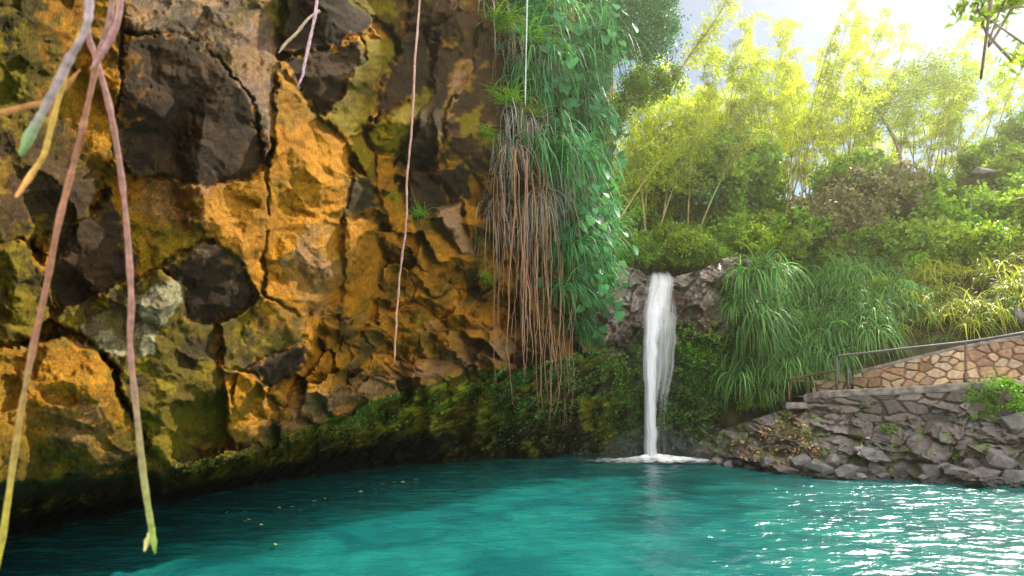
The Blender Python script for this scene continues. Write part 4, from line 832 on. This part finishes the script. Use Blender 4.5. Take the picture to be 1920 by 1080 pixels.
# moss growing on the wet hollow and ferns
def moss_patch(name, pts, n, mat, L, label, seed):
    r = np.random.default_rng(seed); C = []
    for (u, v, su, sv2, wgt) in pts:
        k = int(n * wgt)
        uu = r.normal(u, su, k); vv = r.normal(v, sv2, k)
        for a, b in zip(uu, vv):
            if 1040 < a < 1420 and b < 845: C.append(at(a, b, faceY(a, b) - r.uniform(0, .10)))
    C = np.array(C); m = len(C); N = unit(np.array([-.1, -.9, .5]) + .8 * r.normal(size=(m, 3))); D = unit(rvec(m, r) + np.array([0, -.2, -.5]))
    V, Q = leaf_quads(C, D, N, L * r.uniform(.5, 1.4, m), L * .7 * r.uniform(.5, 1.4, m))
    tag(mesh_np(name, V, Q, mat, colr=per(shade(m, .5, 1.5, .2, r), 4)), kind='stuff')
moss_patch('moss', [(1140, 720, 28, 22, .16), (1120, 790, 40, 26, .18), (1175, 755, 18, 30, .10), (1300, 700, 35, 18, .16), (1330, 740, 35, 22, .14), (1290, 770, 40, 25, .12), (1265, 660, 20, 12, .06)], 9000, M['moss'], .075, '', 1)
moss_patch('fern_cover', [(1150, 700, 22, 16, .25), (1165, 740, 14, 14, .12), (1275, 620, 14, 10, .12), (1295, 655, 32, 10, .2), (1340, 640, 22, 20, .2), (1360, 690, 22, 16, .1)], 2300, M['fern'], .085, '', 2)

def cliff_moss(name, n, ur, tr_, mat, L, seed):
    r = np.random.default_rng(seed); us_ = r.uniform(*ur, n * 2); tt = r.beta(1.2, 2.2, n * 2) * tr_; vv = lipv(us_) - 4 + (watv(us_) - lipv(us_)) * tt
    keep = fbm((us_ * .86 - vv * .5) / 40, (us_ * .5 + vv * .86) / 14, 91, 4) > .50; us_, vv = us_[keep][:n], vv[keep][:n]
    C = np.array([at(a, b, cliffY(a, b) - .02) for a, b in zip(us_, vv)]); m = len(C)
    N = unit(np.array([.4, -.8, .2]) + .7 * r.normal(size=(m, 3))); D = unit(rvec(m, r) + np.array([.2, -.1, -.6])); V, Q = leaf_quads(C, D, N, L * r.uniform(.5, 1.5, m), L * .6 * r.uniform(.5, 1.5, m))
    tag(mesh_np(name, V, Q, mat, colr=per(shade(m, .5, 1.5, .2, r), 4)), kind='stuff')
cliff_moss('cliff_moss', 2200, (640, 1060), .5, M['moss'], .05, 5)
cliff_moss('moss', 2500, (330, 760), .4, M['olivemoss'], .035, 6)
cliff_moss('moss', 4000, (920, 1180), 1.0, M['moss'], .09, 7)
# ---- dark tree over the cliff corner
def tree(name, base, trunk, crowns, leafmat, n, L, W, label, cat='tree', cs=.35, seed=0, ncl=60, stems=10, tr=.09):
    r = np.random.default_rng(seed); base = np.array(base); g = empty(name, base, label, cat); parts = [tube_arr(smooth_path(trunk, 14), np.linspace(tr, tr * .4, 14), 8)]
    Vs, Qs, Cs, nv = [], [], [], 0; top = np.array(trunk[-1], float); mid = np.array(trunk[len(trunk) // 2], float)
    for (c, e, f) in crowns:
        V, Q, cc, cl = clump_leaves(int(n * f), max(6, int(ncl * f)), e, cs, L, W, seed + nv % 97, .0, .5)
        c = np.array(c, float) ; V = V + c; Vs.append(V); Qs.append(Q + nv); Cs.append(cc); nv += len(V)
        for k in range(int(stems * f) + 2):
            e_ = cl[r.integers(0, len(cl))] + c; s_ = mid + (top - mid) * r.random(); parts.append(tube_arr(smooth_path([s_, (s_ + e_) / 2 + r.normal(0, .15, 3), e_], 9), np.linspace(tr * .35, .008, 9), 5))
    V, Q = join(parts); mesh_np('trunk', V, Q, M['bark'], g)
    mesh_np('crown', np.vstack(Vs), np.vstack(Qs), leafmat, g, np.vstack(Cs))
    return g
b0 = at(1120, 330, 19.5)
def rel(u, v, y, b): return at(u, v, y) - b
tree('leafy_tree', b0, [(0, 0, 0), rel(1130, 200, 19, b0), rel(1150, 80, 18.5, b0), rel(1160, -80, 18.5, b0)],
     [(rel(1165, 40, 18.6, b0), (1.4, 1.3, 1.5), .42), (rel(1222, 40, 18.8, b0), (.95, 1.0, 1.5), .36), (rel(1110, 10, 18.2, b0), (1.0, 1.0, 1.2), .15), (rel(1175, -120, 18.6, b0), (1.7, 1.5, 1.6), .25)],
     M['dark'], 26000, .085, .055, 'dark green small-leaved tree overhanging the cliff corner at the top', cs=.20, seed=3, ncl=120)
b0 = at(1110, 300, 19.3)
tree('leafy_tree', b0, [(0, 0, 0), rel(1150, 200, 19, b0), rel(1200, 185, 18.8, b0), rel(1240, 160, 18.8, b0)],
     [(rel(1195, 165, 18.8, b0), (.95, .8, .55), .5), (rel(1150, 225, 18.8, b0), (.45, .5, .6), .2), (rel(1250, 150, 19, b0), (.45, .5, .5), .2)],
     M['shrub'], 9000, .085, .055, 'smaller olive tree branching out below the dark tree', cs=.16, seed=8, ncl=90, tr=.05)

# ---- bamboo
def bamboo(u, v, y, culms, mat, label, seed, nl=9000, lean=(0, 0), group=None, hs=(6, 9), spread=.9, dens=1.0, L=.24, top=None):
    r = np.random.default_rng(seed); b = at(u, v, y); g = empty('bamboo_clump', b, label, 'bamboo', group); Cp = []; ends = []
    for k in range(culms):
        st = np.array([r.normal(0, spread), r.normal(0, spread), 0]); h = r.uniform(*hs); d = r.normal(0, .13, 2) + np.array(lean) + st[:2] * .10
        P = [st + np.array([d[0] * h * t + d[0] * 2.0 * t ** 3, d[1] * h * t, h * (t - .10 * t ** 3)]) for t in np.linspace(0, 1, 8)]
        V, Q = tube_arr(smooth_path(P, 14), np.linspace(.035, .008, 14), 6); mesh_np('culm', V, Q, M['culm'], g)
        P = smooth_path(P, 40)
        for j in range(int(16 * dens)):
            t = r.uniform(.22, 1) ** .8; q = P[int(t * 39)]; bl = r.uniform(.5, 1.6) * (1.15 - t * .5); dd = unit(rvec(1, r)[0] * [1, 1, .4] + [0, 0, .25]); e = q + dd * bl
            Cp.append((q, e))
    q = np.array([c[0] for c in Cp]); e = np.array([c[1] for c in Cp]); i = r.integers(0, len(q), nl); t = r.uniform(.15, 1.05, nl)[:, None]
    p = q[i] + (e - q)[i] * t + np.array([0, 0, -.35]) * t ** 2 + r.normal(0, .10, (nl, 3))
    D = unit(unit(e - q)[i] * .6 + rvec(nl, r) * .7 + np.array([0, 0, -.75])); N = unit(rvec(nl, r) + np.array([0, -.3, .5]))
    V, Q = leaf_quads(p, D, N, L * r.uniform(.6, 1.3, nl), .042 * r.uniform(.7, 1.3, nl)); ct = r.uniform(.7, 1.35, len(q))[i]
    mesh_np('foliage', V, Q, mat, g, per(shade(nl, .7, 1.35, .12, r) * ct[:, None], 4))
bamboo(1420, 470, 31, 30, M['bamboo'], 'tallest yellow bamboo clump with straight culms in the middle behind the waterfall', 1, 34000, (0, 0), hs=(8, 12.5), spread=1.3)
bamboo(1500, 440, 33, 18, M['bamboo'], 'yellow bamboo clump just right of the tallest one', 2, 22000, (.03, 0), hs=(9, 13), spread=1.2)
bamboo(1330, 470, 29, 20, M['bambood'], 'olive bamboo clump behind the dark tree', 3, 17000, (-.02, 0), hs=(7, 10), spread=1.2)
bamboo(1230, 470, 27, 18, M['bambood'], 'green leaning bamboo clump behind the cliff corner', 4, 15000, (.10, 0), hs=(4.5, 7.0), spread=1.1)
bamboo(1170, 460, 30, 14, M['bamboo'], 'yellow-green bamboo clump seen past the cliff corner', 5, 12000, (.05, 0), hs=(5, 7.5), spread=1.2)
bamboo(1660, 380, 33, 16, M['bamboo'], 'airy bamboo clump rising behind the creeper mound', 6, 14000, (.06, 0), hs=(6, 8.5), spread=1.2, dens=.8)
bamboo(1760, 360, 33, 14, M['bambood'], 'bamboo clump at the top of the slope right of the bare tree', 7, 14000, (.06, 0), hs=(6, 8.5), spread=1.3, dens=.8)
bamboo(1290, 400, 30, 10, M['bambood'], 'yellowish bamboo clump filling the gap left of the tallest bamboo', 8, 9000, (.0, 0), hs=(6, 8), spread=1.0)
# single leaning culms
def culm(p, y, label, seed, r0=.05):
    r = np.random.default_rng(seed); P = smooth_path([at(u, v, yy) for (u, v), yy in zip(p, y)], 30); b = P[0].copy(); g = empty('bamboo_culm', b, label, 'bamboo')
    rad = np.linspace(r0, r0 * .5, 30); rad[::3] *= 1.15; V, Q = tube_arr(P - b, rad, 7); mesh_np('culm', V, Q, M['culm'], g)
    n = 1500; i = r.integers(8, 30, n); c = P[i] - b + r.normal(0, .22, (n, 3)) + np.array([.0, 0, -.1]); V, Q = leaf_quads(c, unit(rvec(n, r) + np.array([.2, 0, -.8])), rvec(n, r), .2 * r.uniform(.6, 1.2, n), .035 * np.ones(n))
    mesh_np('foliage', V, Q, M['bamboo'], g, per(shade(n, r=r), 4))
culm([(1255, 165), (1300, 95), (1340, 40), (1385, -40)], [21, 21, 20.5, 20], 'single long bamboo culm leaning right against the open sky', 1, .045)
culm([(1150, 430), (1230, 310), (1300, 250), (1340, 210)], [24, 24, 24.5, 25], 'leaning bare culm crossing behind the olive bamboo', 2, .035)
# bare tree in the haze
b0 = at(1690, 360, 29)
tree('slender_tree', b0, [(0, 0, 0), rel(1685, 280, 29, b0), rel(1650, 215, 29, b0), rel(1610, 150, 29, b0)],
     [(rel(1660, 200, 29, b0), (2.0, 1.2, 1.5), .4), (rel(1760, 150, 29.5, b0), (2.0, 1.2, 1.6), .5)], M['shruby'], 9000, .13, .07, 'slender forked tree in the sun haze above the slope', cs=.35, seed=18, ncl=60, tr=.10)
# near branch at the top right, out of focus
b0 = at(2100, -60, 3.2)
tree('overhanging_branch', b0, [(0, 0, 0), rel(2000, -20, 3.1, b0), rel(1900, 10, 3.0, b0), rel(1830, 20, 3.0, b0)],
     [(rel(1890, 15, 3.0, b0), (.20, .12, .09), .4), (rel(1835, 15, 3.0, b0), (.10, .1, .05), .15), (rel(1930, 100, 3.0, b0), (.09, .1, .14), .3)], M['shruby'], 420, .055, .022, 'blurred yellow-green branch reaching in at the top right corner', 'branch', cs=.035, seed=28, ncl=14, tr=.012, stems=5)

# ------------------------------------------------------------------ walls, path, railing
def wall_mesh(name, foot, mat, cells, bump, cols, label, cat, seed, parent=None, mortar=(.085, .065, .055), thick=.35, step=1.6):
    """foot: list of (u, vtop, vbottom, Y): an upright wall face with stones standing proud, plus top and back"""
    A = np.array(foot, float); us = np.arange(A[0, 0], A[-1, 0] + .1, step); vt = np.interp(us, A[:, 0], A[:, 1]); vb = np.interp(us, A[:, 0], A[:, 2]); Y = np.interp(us, A[:, 0], A[:, 3])
    T = at(us, vt, Y); Bm = at(us, vb, Y); zt = T[:, 2]; zb = Bm[:, 2]; x = T[:, 0]; y = T[:, 1]
    L_ = np.concatenate([[0], np.cumsum(np.hypot(np.diff(x), np.diff(y)))]); n = int(max(zt - zb) / .022); t = np.linspace(0, 1, n)
    Z = zt[None] + (zb - zt)[None] * t[:, None]; Lg = np.broadcast_to(L_, Z.shape)
    a = Lg / cells[0] + .35 * (fbm(Lg * 4, Z * 4, seed, 3) - .5); b = Z / cells[1] + .35 * (fbm(Lg * 4 + 9, Z * 4, seed + 1, 3) - .5)
    f1, f2, ox, oy, cx, cy = voro(a, b, seed); e = f2 - f1; k = np.clip((e + .10 * (fbm(Lg * 9, Z * 9, seed + 2, 3) - .5)) / .20, 0, 1); k = k * k * (3 - 2 * k)
    tx = np.gradient(x); ty = np.gradient(y); nn = np.hypot(tx, ty); nx = ty / nn; ny = -tx / nn
    h = bump * k * (.6 + .8 * hsh(cx, cy, seed + 3)) + .4 * bump * (ox * (hsh(cx, cy, seed + 4) - .5) + oy * (hsh(cx, cy, seed + 5) - .5)) * k + .15 * bump * (fbm(Lg * 12, Z * 12, seed + 6, 3) - .5)
    X3 = x[None] + nx[None] * h; Y3 = y[None] + ny[None] * h
    rc = hsh(cx, cy, seed + 7); C = np.array(cols)[(rc * len(cols)).astype(int) % len(cols)] * (.75 + .5 * hsh(cx, cy, seed + 8))[..., None]
    C = blend(np.broadcast_to(mortar, C.shape), C, k[..., None])
    P3 = np.stack([X3, Y3, Z], -1)
    top = np.stack([x - nx * thick, y - ny * thick, zt], -1)[None]; bot = np.stack([x - nx * thick, y - ny * thick, zb], -1)[None]
    P3 = np.vstack([bot, top, P3]); C = np.vstack([C[:1], C[:1], C])
    o = mesh_np(name, P3, grid_q(P3.shape[0], P3.shape[1]), mat, parent, C.reshape(-1, 3))
    if label: tag(o, label, cat)
    return o, (x, y, zt, nx, ny)
g1 = empty('retaining_wall', at(1700, 800, 16.0), 'low dark stone retaining wall with a grey cement cap above the boulders', 'wall')
fw = [(1512, 752, 835, 17.0), (1545, 745, 835, 16.6), (1700, 738, 830, 15.75), (1830, 730, 800, 15.0), (1930, 727, 775, 14.45), (2250, 715, 780, 13.1)]
wm, wl = wall_mesh('wall_face', fw, M['masonry'], (.50, .24), .10, [(.13, .105, .095), (.17, .14, .125), (.10, .08, .075), (.19, .15, .13)], None, None, 600, None)
def to_child(o, g):
    o.parent = g; o.location = [-c for c in g.location]
to_child(wm, g1)
def sweep_box(name, x, y, z, nx, ny, off0, off1, h, mat):
    """box along a line: off0..off1 along the outward normal, z up to z+h"""
    n = len(x); rings = []
    hh = h * (1 + .06 * (vnoise(np.arange(n) / 9, np.zeros(n), 3) - .5)); j = .008 * (vnoise(np.arange(n) / 5, np.zeros(n), 4) - .5)
    for o_, zz in ((off0, z), (off1, z), (off1 + .012, z + hh * .25), (off1 + .01, z + hh * .8), (off1 - .02, z + hh), (off0 + .02, z + hh), (off0, z + hh * .8)):
        rings.append(np.stack([x + nx * (o_ + j), y + ny * (o_ + j), zz + 0 * x], -1))
    rings.append(rings[0]); P3 = np.stack(rings, 0); return mesh_np(name, P3, grid_q(P3.shape[0], n)[:, ::-1], mat, smooth=False)
x, y, z, nx, ny = wl
cap = sweep_box('wall_cap', x[::4], y[::4], z[::4] - .01, nx[::4], ny[::4], -.38, .10, .17, M['cement']); to_child(cap, g1)
# short block left of the wall
def block(name, c, s, mat, label, cat, rz=0):
    bm = bmesh.new(); bmesh.ops.create_cube(bm, size=1); bmesh.ops.scale(bm, vec=s, verts=bm.verts); bmesh.ops.bevel(bm, geom=bm.edges, offset=.02, segments=2, affect='EDGES')
    for v_ in bm.verts: v_.co += Vector((random.uniform(-.006, .006),) * 3)
    me = bpy.data.meshes.new(name); bm.to_mesh(me); bm.free(); me.materials.append(mat); o = bpy.data.objects.new(name, me); col.objects.link(o); o.location = c; o.rotation_euler = (0, 0, rz); return tag(o, label, cat)
block('concrete_block', at(1490, 760, 16.9), (.50, .35, .16), M['cement'], 'short grey concrete block at the left foot of the retaining wall', 'block', R(-10))
g2 = empty('stone_wall', at(1700, 740, 17.2), 'sunlit wall of tan field stones behind the path, its top sloping up to the right', 'wall')
fw2 = [(1600, 702, 745, 17.9), (1640, 692, 745, 17.6), (1700, 678, 742, 17.2), (1800, 654, 738, 16.6), (1920, 634, 735, 15.9), (2250, 585, 735, 14.3)]
wm2, wl2 = wall_mesh('wall_face', fw2, M['masonry'], (.30, .20), .06, [(.40, .26, .15), (.33, .20, .115), (.46, .33, .215), (.26, .155, .095), (.37, .27, .19)], None, None, 620, None, mortar=(.20, .13, .085), thick=.35)
to_child(wm2, g2)
x, y, z, nx, ny = wl2
cap2 = sweep_box('wall_cap', x[::4], y[::4], z[::4] - .01, nx[::4], ny[::4], -.37, .05, .09, M['cement']); to_child(cap2, g2)
# old rough end of the upper wall
ow, _ = wall_mesh('rubble_wall', [(1520, 712, 748, 18.1), (1560, 700, 746, 18.1), (1596, 696, 745, 18.0)], M['masonry'], (.40, .17), .09, [(.26, .18, .12), (.32, .21, .13), (.2, .14, .10)], 'rough brown end of the old stone wall behind the railing posts', 'wall', 640, None)
# path
pu = np.linspace(1505, 2250, 60); pa = at(pu, np.interp(pu, [1505, 1920, 2250], [744, 724, 712]), np.interp(pu, [1505, 1545, 1700, 1920, 2250], [17.05, 16.6, 15.75, 14.45, 13.1]) + .3); k = np.linspace(0, 1, 8)[:, None, None]
pb = pa + np.array([.35, 1.9, .02]); tag(mesh_np('path', pa[None] + (pb - pa)[None] * k, grid_q(8, 60), M['path']), kind='structure')
# railing
def pipe(P, r, mat, name, g, n=None, sides=10):
    P = np.array(P, float); P = smooth_path(P, n) if n else P; V, Q = tube_arr(P - np.array(g.location), r, sides); return mesh_np(name, V, Q, mat, g)
YR = tab([(1478, 17.2), (1570, 16.6), (1810, 15.25), (1930, 14.55), (2250, 13.2)])
gr = empty('pipe_railing', at(1700, 735, YR(1700)), 'dark steel pipe railing on rusty posts standing on the retaining wall cap', 'railing')
pipe([at(u, v, YR(u)) for u, v in [(1567, 668), (1640, 660), (1700, 653), (1820, 640), (1920, 624), (2000, 612), (2250, 585)]], .028, M['rail'], 'handrail', gr, 60)
for u, vt, vb, mm_ in [(1569, 668, 732, 'rail'), (1811, 642, 718, 'rust'), (2040, 610, 715, 'rust')]:
    pipe([at(u, vt, YR(u)), at(u, vb, YR(u))], .030, M[mm_], 'post', gr, 4)
pipe([at(1590, 690, YR(1590)), at(1590, 731, YR(1590))], .028, M['rail'], 'post', gr, 4)
fl = pipe([at(1811, 700, YR(1811)), at(1811, 719, YR(1811))], .055, M['rust'], 'post_foot', gr, 3)
gl = empty('stair_railing', at(1480, 745, 17.3), 'low brown handrail leading down left of the main railing', 'railing')
pipe([at(1477, 713, 17.4), at(1520, 703, 17.1), at(1567, 694, 16.7)], .024, M['rust'], 'handrail', gl, 12)
pipe([at(1478, 713, 17.4), at(1505, 715, 17.6), at(1534, 721, 17.8)], .016, M['rust'], 'lower_rail', gl, 12)
pipe([at(1478, 713, 17.4), at(1480, 755, 17.4)], .022, M['rust'], 'post', gl, 4)

# ------------------------------------------------------------------ boulders
def boulder_mesh(seed, flat=.75):
    r = np.random.default_rng(seed); bm = bmesh.new()
    for p in rvec(15, r) * r.uniform(.75, 1, (15, 1)) * np.array([1, .8, flat]): bm.verts.new(p)
    bmesh.ops.convex_hull(bm, input=bm.verts); bmesh.ops.delete(bm, geom=[v_ for v_ in bm.verts if not v_.link_faces], context='VERTS')
    bmesh.ops.bevel(bm, geom=bm.edges[:], offset=.05, segments=2, affect='EDGES', profile=.6)
    bmesh.ops.triangulate(bm, faces=bm.faces); bmesh.ops.subdivide_edges(bm, edges=[e for e in bm.edges if e.calc_length() > .25], cuts=3, use_grid_fill=True); bmesh.ops.triangulate(bm, faces=bm.faces)
    me = bpy.data.meshes.new('boulder'); bm.to_mesh(me); bm.free(); n = len(me.vertices); c = np.empty(n * 3); me.vertices.foreach_get('co', c); c = c.reshape(-1, 3)
    nz = fbm(c[:, 0] * 2 + seed, c[:, 1] * 2 + c[:, 2] * 1.7, seed, 4) - .5; c = c * (1 + .10 * nz[:, None]); me.vertices.foreach_set('co', c.ravel())
    k = .8 + .8 * (fbm(c[:, 0] * 1.5, c[:, 2] * 2 + c[:, 1], seed + 3, 4) - .4); C = np.ones((n, 4), np.float32); C[:, :3] = np.array((.18, .16, .156))[None] * k[:, None]
    a = me.color_attributes.new("tint", 'FLOAT_COLOR', 'POINT'); a.data.foreach_set('color', C.ravel()); me.materials.append(M['bank'])
    me.update(); return me
BM = [boulder_mesh(700 + i) for i in range(7)]
def boulder(u, v, wpx, hpx, label, group=None, i=0, sink=.15, y=None, tilt=0):
    y = y or bankY(u, min(v, float(bwat(u)) - 2)) - .1; s = wpx / F * y * .5; o = bpy.data.objects.new('boulder', BM[i % 7]); col.objects.link(o); p = at(u, v, y + s * .35)
    o.location = p; o.scale = (s, s * .9, s * hpx / wpx / .72); o.rotation_euler = (0, R(tilt), random.uniform(-.6, .6)); tag(o, label, 'boulder', group)
BL = [(1345, 866, 40, 26, 5), (1372, 872, 44, 26, 0), (1412, 876, 40, 24, -8), (1438, 866, 50, 34, 6), (1470, 882, 62, 30, 10), (1500, 868, 56, 46, -12), (1535, 878, 70, 44, 18), (1565, 866, 60, 48, 10), (1592, 884, 58, 34, -6), (1612, 892, 34, 18, 0), (1640, 880, 52, 48, 12), (1655, 893, 36, 22, 0),
      (1560, 842, 76, 40, 14), (1520, 838, 54, 36, -10), (1620, 848, 60, 34, 8), (1690, 872, 86, 60, 12), (1700, 832, 92, 46, 10), (1745, 880, 80, 52, -14), (1730, 896, 34, 18, 0), (1780, 850, 84, 50, 12), (1790, 886, 66, 40, 8), (1825, 872, 60, 40, 12), (1850, 892, 76, 42, 0), (1880, 862, 88, 60, -14),
      (1905, 895, 80, 44, 10), (1860, 808, 110, 74, -22), (1915, 800, 96, 84, -10), (1960, 860, 110, 80, 0), (1985, 905, 90, 44, 0), (1820, 826, 66, 42, 8), (1655, 818, 70, 34, 6), (1590, 816, 60, 30, 4), (1480, 830, 62, 52, 12), (1445, 822, 56, 46, -18), (1425, 850, 40, 26, 4), (1765, 815, 70, 36, 8)]
for i, (u, v, wp, hp_, ti) in enumerate(BL):
    if i % 3 == 1 and v < 860 or (v < 845 and u < 1800): continue
    hp_ *= .8
    row = 'at the waterline' if v > 862 else 'higher on the bank'
    zone = 'below the fern bush at right' if u > 1800 else ('below the middle of the retaining wall' if u > 1600 else ('left of the retaining wall' if u > 1480 else 'near the foot of the waterfall'))
    boulder(u, v, wp, hp_, f'angular grey boulder {row} {zone}', f'grey boulders {row} {zone}', i, tilt=ti)
for (u, v, y, wpx, hpx, lb) in [(1700, 328, 25.5, 46, 20, 'brown rock poking out of the sunny hillside left'), (1850, 322, 25, 60, 24, 'large brown rock poking out of the hillside bushes at right'), (1912, 588, 16.2, 34, 40, 'pale rounded rock at the right edge above the wall')]:
    boulder(u, v, wpx, hpx, lb, None, 2, y=y)
def small_scatter():
    r = np.random.default_rng(9)
    for (u, v) in [(480, 910), (517, 1028), (461, 1013 - 30), (460, 965), (523, 957), (590, 944), (563, 963), (467, 980), (490, 990), (610, 940), (700, 911), (718, 912), (740, 908), (755, 908), (780, 903), (676, 926), (705, 921), (965, 973), (548, 955), (425, 966)]:
        y = float(Yw(v)); p = at(u, v, y); s = r.uniform(.035, .06); prof = np.array([(-1, 0), (-.4, .38), (.3, .42), (1, 0), (.3, -.42), (-.4, -.38)]) * s; a = r.uniform(0, 6.28); c_, s_ = math.cos(a), math.sin(a)
        V = np.array([(x_ * c_ - y_ * s_, x_ * s_ + y_ * c_, .004 * k) for k, (x_, y_) in enumerate(prof)]); V = np.vstack([V, V - [0, 0, .002]])
        o = mesh_np('floating_leaf', V, np.array([(0, 1, 2, 3), (0, 3, 4, 5), (9, 8, 7, 6), (11, 10, 9, 6)]), M['leafy'], colr=np.tile((.62, .52, .18), (12, 1)))
        o.location = (p[0], p[1], .035); tag(o, 'small pale yellow leaf floating on the dark water near the cliff', 'leaf', 'leaves floating on the pool')
small_scatter()
def litter():
    r = np.random.default_rng(12); pts_ = inpoly([(1360, 835), (1480, 770), (1520, 800), (1540, 850), (1480, 875), (1400, 868)], 420, 51)
    C = np.array([at(a, b, bankY(a, b) - .03) for a, b in pts_]); m = len(C); N = unit(np.array([-.2, -.7, .7]) + .4 * r.normal(size=(m, 3))); V, Q = leaf_quads(C, rvec(m, r), N, .13 * r.uniform(.5, 1.3, m), .07 * r.uniform(.5, 1.3, m))
    tag(mesh_np('leaf_litter', V, Q, M['leafy'], colr=per(np.array((.42, .25, .12))[None] * r.uniform(.3, 1.3, (m, 1)), 4)), kind='stuff')
litter()

# ------------------------------------------------------------------ the sunlit air
hz, t, b, out = new_mat('haze'); t.nodes.remove(b); pv = node(t, 'ShaderNodeVolumePrincipled')
pv.inputs['Color'].default_value = (1.0, .95, .68, 1); pv.inputs['Density'].default_value = .0014; pv.inputs['Anisotropy'].default_value = .82
t.links.new(pv.outputs[0], out.inputs['Volume'])
bm = bmesh.new(); bmesh.ops.create_cube(bm, size=1); bmesh.ops.scale(bm, vec=(500, 460, 26), verts=bm.verts); me = bpy.data.meshes.new('haze'); bm.to_mesh(me); bm.free(); me.materials.append(hz)
o = bpy.data.objects.new('haze', me); col.objects.link(o); o.location = (0, 190, 10); tag(o, kind='stuff')
